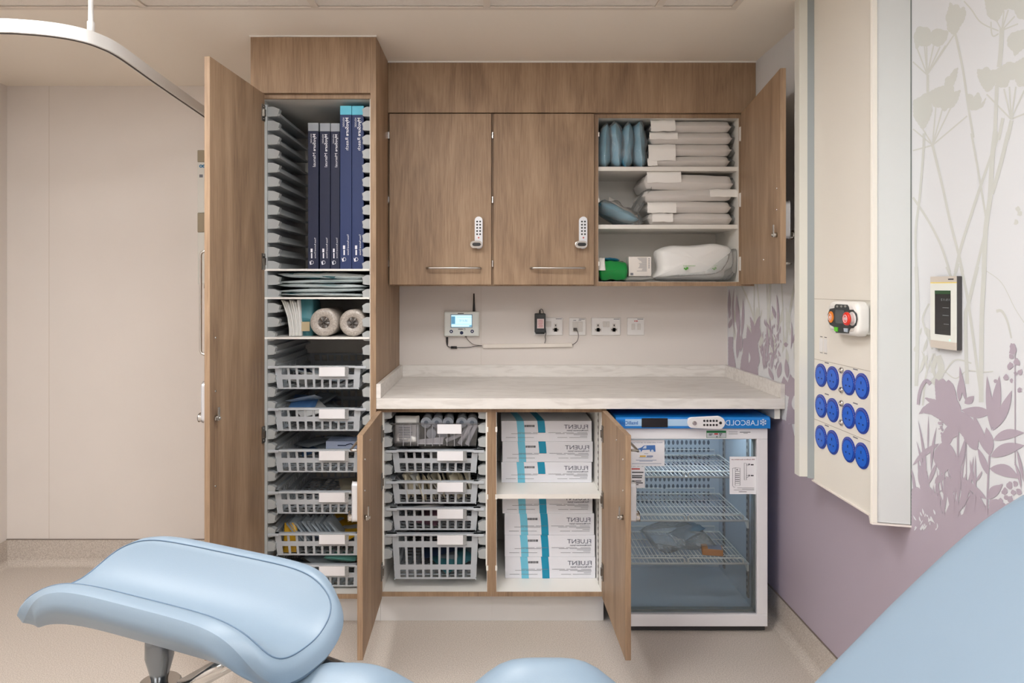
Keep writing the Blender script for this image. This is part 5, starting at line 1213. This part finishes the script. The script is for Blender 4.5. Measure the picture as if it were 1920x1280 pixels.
# ------------------------------------------------------------------ curtain rail
zr = EYE + .75
t = thing('curtain_rail', (-1.25, 2.6, zr), 'white curved cubicle curtain rail hanging from the ceiling at the left', 'curtain rail')
path = [(-1.275, 3.366), (-1.252, 2.95), (-1.225, 2.5), (-1.204, 2.20), (-1.215, 2.10), (-1.245, 2.045), (-1.30, 2.008), (-1.37, 1.988), (-1.45, 1.98), (-1.8, 1.975), (-2.40, 1.97)]
pp = smooth(path, 8)
def rail_profile(pp, w, z0, z1):
    mb = MB(); n = len(pp); L, Rr = [], []
    for i in range(n):
        a_, b_ = pp[max(0, i-1)], pp[min(n-1, i+1)]; dx, dy = b_[0]-a_[0], b_[1]-a_[1]; l = math.hypot(dx, dy) or 1
        L.append((pp[i][0]-dy/l*w/2, pp[i][1]+dx/l*w/2)); Rr.append((pp[i][0]+dy/l*w/2, pp[i][1]-dx/l*w/2))
    vs = [(p[0], p[1], z) for z in (z0, z1) for p in L+Rr]; f = []
    for i in range(n-1):
        a_, b_, c_, d_ = i, i+1, n+i+1, n+i; k_ = 2*n
        f += [(a_, d_, c_, b_), (a_+k_, b_+k_, c_+k_, d_+k_), (a_, b_, b_+k_, a_+k_), (d_, d_+k_, c_+k_, c_)]
    f += [(0, k_, k_+n, n), (n-1, 2*n-1, 2*n-1+k_, n-1+k_)]
    mb.add(vs, f); return mb
obj('track', rail_profile(pp, .020, zr-.014, zr+.026), ALU, t, bevel=.002)
obj('track_slot', rail_profile(pp, .007, zr-.0155, zr-.0138), mat('slot_shadow', rgb(70, 62, 56), .7), t)
xr_, yr_ = -1.225, 2.075; m = MB(); m.tube([(xr_, yr_, zr+.020), (xr_, yr_, zr+.055), (xr_, yr_, zr+.057), (xr_, yr_, HC-.05), (xr_, yr_, HC-.045), (xr_, yr_, HC-.002)], [.0105, .0105, .0075, .0065, .011, .012], 16); obj('hanger_rod', m, ALU, t)
# ------------------------------------------------------------------ bedhead services trunking on the right wall
XP = 1.090
t = thing('services_trunking', (1.12, 2.12, .70), 'tall cream and grey vertical services trunking on the mural wall', 'trunking')
# far extrusion: cream lip with a grey inner strip
m = MB(); m.prism([(XRW-.0005, 2.385), (1.046, 2.375), (1.046, 2.338), (1.072, 2.334), (1.072, 2.350), (XRW-.0005, 2.350)], Z(893, 2.336), HC-.001, 'z'); obj('edge_profile', m, mat('profile_cream', rgb(222, 222, 214), .4), t)
m = MB(); m.prism([(1.0722, 2.3335), (1.0895, 2.322), (1.0895, 2.345), (1.0722, 2.345)], Z(896, 2.33), HC-.001, 'z'); obj('edge_strip', m, mat('profile_grey', rgb(150, 158, 160), .4), t)
m = MB(); m.prism([(XP, 2.330), (XP, 1.93), (XRW-.0005, 1.93), (XRW-.0005, 2.330)], .712, HC-.001, 'z'); body = obj('front_panel', m, CREAM, t)
# panel joints
jm = mat('panel_joint_line', rgb(176, 168, 156), .6)
for z in (Z(560, 2.32), 1.126, .922): obj('panel_joint', B(XP-.0006, XP+.001, 1.95, 2.325, z-.0007, z+.0007), jm, t)
# near extrusion
m = MB(); m.prism([(XP, 1.975), (1.0575, 1.9165), (1.0600, 1.9085), (XRW-.0005, 1.884), (XRW-.0005, 1.94), (XP+.002, 1.990)], .715, HC-.001, 'z'); obj('edge_profile', m, TRUNK, t, bevel=.001)
m = MB(); m.prism([(1.0570, 1.9165), (1.0555, 1.9130), (1.0580, 1.9070), (1.0690, 1.9035), (1.0695, 1.9062), (1.0600, 1.9090), (1.0585, 1.9165)], .713, HC-.001, 'z'); obj('edge_bead', m, CREAM, t)
m = MB(); m.prism([(1.1500, 1.8835), (1.1522, 1.8825), (1.1522, 1.8855), (1.1500, 1.8865)], .713, HC-.001, 'z'); obj('edge_strip', m, mat('dark_groove', rgb(110, 118, 116), .6), t)
# bottom cap
m = MB(); m.prism([(XP-.003, 2.335), (XP-.004, 1.978), (1.0555, 1.917), (1.0550, 1.9125), (1.0575, 1.905), (XRW-.0005, 1.881), (XRW-.0005, 2.335)], .7075, .7125, 'z'); obj('end_cap', m, mat('cap_pale', rgb(236, 228, 222), .45), t)
# sockets
BLU = mat('socket_blue', rgb(0, 96, 212), .35, coat=.2); BLUD = mat('socket_blue_ring', rgb(18, 58, 160), .4); BLUT = mat('ring_print', rgb(120, 120, 190), .5)
def disc_x(mb, x, y, z, r, d, n=28): mb.prism([(y+r*math.cos(2*math.pi*i/n), z+r*math.sin(2*math.pi*i/n)) for i in range(n)], x-d, x, 'x')
for zi in (1.077, .9745, .8715):
    for yi in (2.272, 2.194, 2.095, 2.019):
        s_ = obj('socket', (lambda mb: (disc_x(mb, XP, yi, zi, .0385, .003), mb)[1])(MB()), BLUD, t)
        mb = MB(); disc_x(mb, XP-.0028, yi, zi-.002, .0300, .0015); obj('socket_face', mb, BLU, s_)
        mb = MB()
        for i in range(16):
            a0, a1 = math.radians(5+i*11.2), math.radians(5+(i+.62)*11.2); q = lambda A, R: (XP-.0033, yi-R*math.cos(A), zi+R*math.sin(A)); mb.add([q(a0, .0325), q(a1, .0325), q(a1, .0365), q(a0, .0365)], [(0,1,2,3)])
        obj('ring_lettering', mb, BLUT, s_)
        mb = MB()
        for dy, dz, w, h in ((0, .010, .002, .0042), (-.0105, -.010, .0032, .002), (.0105, -.010, .0032, .002)): mb.box(XP-.0047, XP-.0042, yi+dy-w, yi+dy+w, zi+dz-h, zi+dz+h)
        obj('pin_holes', mb, mat('pin_navy', rgb(10, 30, 90), .6), s_)
    for yi in (2.235, 2.058):
        obj('circuit_print', B(XP-.0004, XP+.001, yi-.013, yi+.013, zi+.043, zi+.0465), GREYINK, t)
for pz in (694, 731, 756, 792):
    Y = (XP-.005)*FPX/(1576-CX); z = Z(pz, Y); mb = MB(); mb.tube([(XP, Y, z), (XP-.005, Y, z), (XP-.0055, Y, z), (XP-.010, Y, z)], [.0095, .0095, .006, .0045], 14); obj('earth_stud', mb, CHROME, t)
ym = XP*FPX/(1544-CX); zc = Z(647, ym)
for dy in (-.0145, .0145):
    obj('data_module', B(XP-.002, XP, ym+dy-.0115, ym+dy+.0115, zc-.022, zc+.022), SOCKW, t, bevel=.001)
    obj('print', B(XP-.0004, XP+.001, ym+dy-.008, ym+dy+.008, zc+.026, zc+.028), DARK, t)
    obj('print', B(XP-.0004, XP+.001, ym+dy-.009, ym+dy+.009, zc-.027, zc-.025), GREYINK, t)
# call unit hanging on the trunking
cu = thing('nurse_call_unit', (1.07, 2.05, 1.22), 'white nurse call unit with orange and red buttons on the trunking', 'call unit')
XF = 1.044
m = MB(); y0, y1, z0, z1 = 1.962, 2.140, 1.226, 1.327
def rrect(y0, y1, z0, z1, r, n=7):
    p = []
    for cy, cz, a0 in ((y1-r, z1-r, 0), (y0+r, z1-r, 90), (y0+r, z0+r, 180), (y1-r, z0+r, 270)):
        p += [(cy+r*math.cos(math.radians(a0+90*i/n)), cz+r*math.sin(math.radians(a0+90*i/n))) for i in range(n+1)]
    return p
prev = None; rings = []
for i in range(7):
    A = math.pi/2*i/6; ins = .014*(1-math.sin(A)); xx = XF + .014*(1-math.cos(A)) if False else XF + .014*(1-math.sin(math.pi/2-(math.pi/2-A)))
    rings.append((XF + .016*(1-math.cos(math.pi/2*(1-i/6))) if False else XF + .016*(i/6)**2, .016*(1-math.sin(math.pi/2*i/6)) if i < 6 else 0))
rings = [(XF + .016*(1-math.sin(math.pi/2*k/6)), .016*(1-math.cos(math.pi/2*k/6))) for k in range(6, -1, -1)] + [(XP-.012, 0.0)]
vs_, fs_ = [], []
for xx, ins in rings: vs_ += [(xx, p[0], p[1]) for p in rrect(y0+ins, y1-ins, z0+ins, z1-ins, max(.006, .028-ins))]
nn = len(rrect(y0, y1, z0, z1, .028))
for i in range(len(rings)-1): fs_ += [(i*nn+k, i*nn+(k+1) % nn, (i+1)*nn+(k+1) % nn, (i+1)*nn+k) for k in range(nn)]
m.add(vs_, fs_, True); m.f.append(tuple(range(nn))); m.s.append(False)
obj('housing', m, mat('unit_white', rgb(238, 236, 232), .35), cu)
obj('back_plate', B(XP-.014, XP, 1.968, 2.10, 1.232, 1.322), mat('unit_back', rgb(222, 218, 210), .4), cu, bevel=.003)
m = MB()
def up_(px, py, x=XF): Y = x*FPX/(px-CX); return (Y, Z(py, Y))
def cr(px, py): return up_(1520+px/9.143, 540+py/9.143, XF-.001)
pts = [cr(*p) for p in ((440,275),(620,285),(650,320),(660,370),(730,370),(775,440),(785,540),(765,640),(730,685),(680,690),(640,775),(440,765),(400,660),(340,630),(305,560),(300,450),(335,355),(415,340),(420,300))]
m.prism(pts, XF-.0025, XF+.002, 'x'); fp = obj('control_panel', m, mat('charcoal_panel', rgb(58, 62, 64), .4), cu)
def dot(par, name, px, py, rpx, mm, d=.0035, base=.0024, sy=1.0):
    c = cr(px, py); mb = MB(); k = rpx/9.143*2.05/FPX
    kx = k/0.51
    mb.prism([(c[0]+kx*math.cos(i*.2618), c[1]+k*sy*math.sin(i*.2618)) for i in range(24)], XF-base-d, XF-base, 'x'); return obj(name, mb, mm, par)
ORG = mat('orange_button', rgb(240, 140, 50), .4); REDB = mat('red_button', rgb(222, 52, 34), .35)
dot(fp, 'orange_button', 360, 495, 46, ORG, sy=2.2, d=.002); 
c = cr(355, 495); m = MB(); m.tube([(XF-.0062, c[0]+.010*math.cos(i*.5236), c[1]+.010*math.sin(i*.5236)) for i in range(12)], .0008, 5, closed=True); m.box(XF-.0066, XF-.0058, c[0]-.003, c[0]+.003, c[1]-.005, c[1]+.004); obj('button_mark', m, PAPER, fp)
m = MB(); a_ = [cr(*p) for p in ((435,365),(590,375),(590,610),(440,605))]; m.prism(a_, XF-.0034, XF-.0022, 'x'); obj('screen', m, mat('grey_screen', rgb(86, 92, 94), .2), fp)
for px in (465, 537, 603): dot(fp, 'small_lamp', px, 313, 18, mat('lamp_grey', rgb(150, 150, 146), .4), .001, sy=1)
for px, w, mm in ((450, 32, mat('green_button', rgb(90, 200, 40), .4)), (618, 36, mat('ice_button', rgb(196, 208, 222), .4))):
    a_ = [cr(px-w, 665 if px < 500 else 685), cr(px+w, 672 if px < 500 else 690), cr(px+w*.8, 745 if px < 500 else 755), cr(px-w*.8, 735 if px < 500 else 745)]
    m = MB(); m.prism(a_, XF-.0045, XF-.0022, 'x'); obj('soft_key', m, mm, fp)
# pull knob: white dished cup with a red mushroom head
c = cr(722, 525); m = MB(); m.tube([(XF-.002, c[0], c[1]), (XF-.005, c[0], c[1])], [.0205, .0195], 28); m.tube([(XF-.004, c[0], c[1]), (XF-.010, c[0], c[1]), (XF-.013, c[0], c[1])], [.0155, .008, .007], 20); obj('knob_cup', m, SOCKW, fp)
m = MB(); m.tube([(XF-.012, c[0], c[1]), (XF-.016, c[0], c[1]), (XF-.021, c[0], c[1]), (XF-.023, c[0], c[1])], [.012, .0195, .0195, .016], 28); obj('red_knob', m, REDB, fp)
m = MB(); xk = XF-.0236; m.tube([(xk, c[0]+.011*math.cos(i*.5236), c[1]+.011*math.sin(i*.5236)) for i in range(12)], .0009, 5, closed=True); m.box(xk-.0004, xk+.0006, c[0]-.006, c[0]+.006, c[1]-.002, c[1]+.002); m.box(xk-.0004, xk+.0006, c[0]-.002, c[0]+.002, c[1]-.006, c[1]+.006); obj('knob_mark', m, PAPER, fp)

# ------------------------------------------------------------------ touch panel on the mural wall
xt = XRW-.016
def tp(px, py): Y = xt*FPX/(px-CX); return (Y, Z(py, Y))
yA, yB_ = tp(1744.5, 519)[0], tp(1792.5, 519)[0]; zA, zB_ = tp(1744.5, 518.5)[1], tp(1744.5, 650.5)[1]
t = thing('touch_panel', (XRW-.008, (yA+yB_)/2, zB_), 'slim white wall touch panel with dark screen on the mural', 'touch panel')
obj('casing', B(xt+.002, XRW-.0005, yB_, yA, zB_, zA), mat('panel_side', rgb(70, 68, 70), .4), t, bevel=.002)
PW = mat('panel_face', rgb(232, 236, 230), .2, coat=.5); PT = mat('panel_taupe', rgb(206, 198, 188), .3)
H_ = zA-zB_
obj('face', B(xt, xt+.002, yB_, yA, zB_+.010+H_*.05, zA-H_*.095), PW, t); obj('top_band', B(xt, xt+.002, yB_, yA, zA-H_*.08, zA), PT, t)
obj('yellow_line', B(xt, xt+.002, yB_, yA, zA-H_*.0945, zA-H_*.0802), mat('panel_yellow', rgb(236, 214, 110), .4), t); obj('bottom_band', B(xt, xt+.002, yB_, yA, zB_, zB_+.010+H_*.05), PT, t)
w = yA-yB_
sc_ = obj('screen', B(xt-.0006, xt+.001, yB_+w*.20, yA-w*.19, zB_+H_*.195, zA-H_*.195), mat('panel_screen', rgb(44, 46, 48), .15, coat=.4), t)
obj('status_bar', B(xt-.0009, xt, yB_+w*.20, yA-w*.19, zA-H_*.245, zA-H_*.195), mat('green_bar', rgb(44, 78, 50), .3), sc_)
m = MB(); letter(m, '15:12', (xt-.0010, yB_+w*.235, zA-H_*.335), (0, 1, 0), (0, 0, 1), .0052, w*.33)
for zf, b_ in ((.435, .5), (.54, .5), (.66, .45)): m.box(xt-.0010, xt-.0006, yB_+w*.26, yB_+w*b_, zA-H_*zf, zA-H_*zf+.0012)
obj('screen_text', m, mat('screen_grey_ink', rgb(140, 146, 148), .5), sc_)
m = MB(); m.box(xt-.0006, xt, yB_+w*.09, yB_+w*.29, zA-H_*.05, zA-H_*.033); obj('maker_print', m, DARK, t)
m = MB(); disc_x(m, xt, yB_+w*.23, zB_+H_*.13, .0022, .0005, 10); obj('status_led', m, mat('led_green', rgb(150, 240, 200), .3, emit=rgb(150, 250, 200), estr=.8), t)

# ------------------------------------------------------------------ treatment chair in the foreground
ch = thing('treatment_chair', (0.05, .72, 0), 'pale blue vinyl treatment chair with padded leg rest and raised backrest', 'chair')
def leg_rest():
    """calf trough: a thick rounded sheet; long axis a, width b, walls rising along both long sides"""
    L, Wd, th, H = .490, .225, .043, .076
    def top(a, b):
        k = 1 - .13*(abs(a)**5)*(abs(b)**5)
        drop = (1.20 if a < 0 else .85) if b < 0 else .28
        h = H*abs(b)**2.1*(1-drop*abs(a)**(4.0 if a < 0 else 5.5)) - .006*abs(a)**6
        bulge = (1 + .05*(1-abs(b)**2)*abs(a)**3)
        return Vector((a*k*L/2*bulge, b*k*Wd/2, h))
    def nrm(a, b):
        e = 1e-3; du = top(a+e, b)-top(a-e, b); dv = top(a, b+e)-top(a, b-e); return du.cross(dv).normalized()
    def prof(a, b):
        d = 1-(abs(a)**8+abs(b)**8)**(1/8); kk = min(1.0, max(0, d)/.11); return math.sqrt(max(0, 1-(1-kk)**2))
    def sq(w): w = 2*w-1; w = math.sin(w*math.pi/2)*.55+w*.45; return w
    def pt(a, b, sg):
        m_ = max(abs(a), abs(b)); l_ = (abs(a)**8+abs(b)**8)**(1/8) or 1e-9; a, b = a*m_/l_, b*m_/l_
        return top(a, b) + nrm(a, b)*(sg*th/2*prof(a, b)*(1+.20*max(0, -a)**3*min(1, max(0, -b)*1.6) if sg < 0 else 1))
    mb = MB(); nu, nv = 44, 36
    mb.grid(lambda u, v: pt(sq(u), sq(v), 1), nu, nv)
    k = len(mb.f); mb.grid(lambda u, v: pt(sq(u), sq(v), -1), nu, nv); mb.f[k:] = [tuple(reversed(f)) for f in mb.f[k:]]
    ring = []; c = .925
    for side in range(4):
        for i in range(36):
            s_ = -1+2*i/36; a, b = [(s_*c, -c), (c, s_*c), (-s_*c, c), (-c, -s_*c)][side]; ring.append(pt(a, b, 1)+nrm(a*.97, b*.97)*.0003)
    sm = MB(); sm.tube(ring, .0011, 6, closed=True)
    return mb, sm
_ax = Vector((2.72, -1, -.10)).normalized(); _bx = Vector((.345, .9385, 0)); _bx = (_bx - _ax*_bx.dot(_ax)).normalized(); _cx = _ax.cross(_bx)
LRM = Matrix.Translation((-.489, 1.070, .846)) @ Matrix(((_ax.x, _bx.x, _cx.x, 0), (_ax.y, _bx.y, _cx.y, 0), (_ax.z, _bx.z, _cx.z, 0), (0, 0, 0, 1)))
def put_leg(M):
    mb, sm = leg_rest(); mb.xf(M); sm.xf(M)
    lr = obj('leg_rest', mb, CHAIRB, ch); obj('seam', sm, CHAIRSEAM, lr)
    p = M @ Vector((-.045, 0, -.014)); m = MB(); m.tube([p, p+Vector((0, 0, -.028)), p+Vector((0, 0, -.05)), p+Vector((.0, 0, -.085)), p+Vector((0, 0, -.10))], [.020, .0215, .0215, .0125, .012], 20); obj('support_post', m, DSTEEL, lr)
    e = p+Vector((0, 0, -.10)); m = MB(); m.tube([e+Vector((0, 0, .010)), e+Vector((0, 0, .006)), e+Vector((0, 0, -.02)), e+Vector((0, 0, -.05))], [.030, .033, .033, .022], 24); obj('ball_clamp', m, CHROME, lr)
    return p, e
p, e = put_leg(LRM)
p2, e2 = put_leg(Matrix.Translation((-.452, .36, .842)) @ Matrix.Scale(-1, 4, (0, 1, 0)) @ Matrix.Translation((0, 0, 0)) @ LRM.to_3x3().to_4x4())
for ee, sg in ((e, 1), (e2, -1)):
    m = MB(); aa = ee + Vector((.02, 0, -.01)); bb = Vector((-.385, ee.y-.02*sg, .800)); m.tube([aa, bb], .014, 4); obj('arm_bracket', m, CHROME, ch)
    m = MB(); m.tube(smooth([(-.392, ee.y-.02*sg, .801), (-.34, ee.y-.025*sg, .799), (-.26, ee.y-.04*sg, .785), (-.15, ee.y-.06*sg, .755)]), .0185, 18); obj('arm_tube', m, DSTEEL, ch)
# seat: padded cushion with two raised thigh lobes along each long side
def seat_z(x, y):
    z = .772
    d = min(1, max(0, (1.02-y)/.10)); d2 = min(1, max(0, (y-.42)/.10)); ed = math.sqrt(max(0, 1-(1-d)**2))*math.sqrt(max(0, 1-(1-d2)**2))
    for yc in (.985, .455):
        z += .060*math.exp(-((x-.075)/.088)**4*.55)*math.exp(-((y-yc)/.07)**2) + .052*math.exp(-((x+.235)/.105)**4*.6)*math.exp(-((y-yc)/.085)**2)
    return z*1.0, ed
mb = MB(); X0, X1, Y0, Y1 = -.34, .50, .40, 1.03
def st_(sg):
    def g(u, v):
        a, b = 2*u-1, 2*v-1; a = math.sin(a*math.pi/2)*.5+a*.5; b = math.sin(b*math.pi/2)*.5+b*.5
        k = 1-.10*(a**4)*(b**4)*2; a *= k; b *= k
        x = (X0+X1)/2 + a*(X1-X0)/2; y = (Y0+Y1)/2 + b*(Y1-Y0)/2
        ex = 1-abs(a); ey = 1-abs(b); r = min(1, ex/.10, ey/.12); r = math.sqrt(max(0, 1-(1-r)**2))
        z, _ = seat_z(x, y)
        return (x, y, .735 + (z-.735)*r if sg > 0 else .735-.06*r)
    return g
mb.grid(st_(1), 60, 48); k = len(mb.f); mb.grid(st_(-1), 60, 48); mb.f[k:] = [tuple(reversed(f)) for f in mb.f[k:]]
obj('seat', mb, CHAIRB, ch)
# backrest: thick cushion leaning up towards the right wall, rounded head end
bl = [(.40, .700), (.472, .775), (.60, .905), (.70, .998), (.765, 1.045), (.83, 1.078), (.90, 1.098)]
bl = smooth([(p_[0]-.026, p_[1]+.022) for p_ in bl], 6)
mb = MB(); nB = len(bl)-1; TH = .085
def back_(sg):
    def g(u, v):
        w = 2*v-1; w = math.sin(w*math.pi/2)*.6+w*.4
        uu = (0.5-.5*math.cos(math.pi*u))*.5+u*.5
        fi = uu*nB; i = min(nB-1, int(fi)); f = fi-i; p0, p1 = bl[i], bl[i+1]; x = p0[0]+(p1[0]-p0[0])*f; z = p0[1]+(p1[1]-p0[1])*f
        tx, tz = p1[0]-p0[0], p1[1]-p0[1]; l = math.hypot(tx, tz); n = (-tz/l, tx/l)
        hw = .30*(1-.16*max(0, uu-.80)/.20*max(0, uu-.80)/.20*1.0); y = .70 + w*hw
        r = min(1, (1-abs(w))/.14, uu/.08, (1-uu)/.10); r = math.sqrt(max(0, 1-(1-r)**2))
        o_ = sg*TH/2*r - TH/2
        return (x+n[0]*o_, y, z+n[1]*o_)
    return g
mb.grid(back_(1), 40, 40); k = len(mb.f); mb.grid(back_(-1), 40, 40); mb.f[k:] = [tuple(reversed(f)) for f in mb.f[k:]]
obj('backrest', mb, CHAIRB, ch)
m = MB(); m.box(-.20, .38, .52, .90, .62, .672); obj('seat_frame', m, STEEL, ch, bevel=.01)
m = MB(); m.box(-.05, .25, .58, .84, .06, .62); obj('lift_column', m, EDGEW, ch, bevel=.02)
m = MB(); m.box(-.22, .52, .46, .96, .0, .06); obj('base_plate', m, EDGEW, ch, bevel=.02)
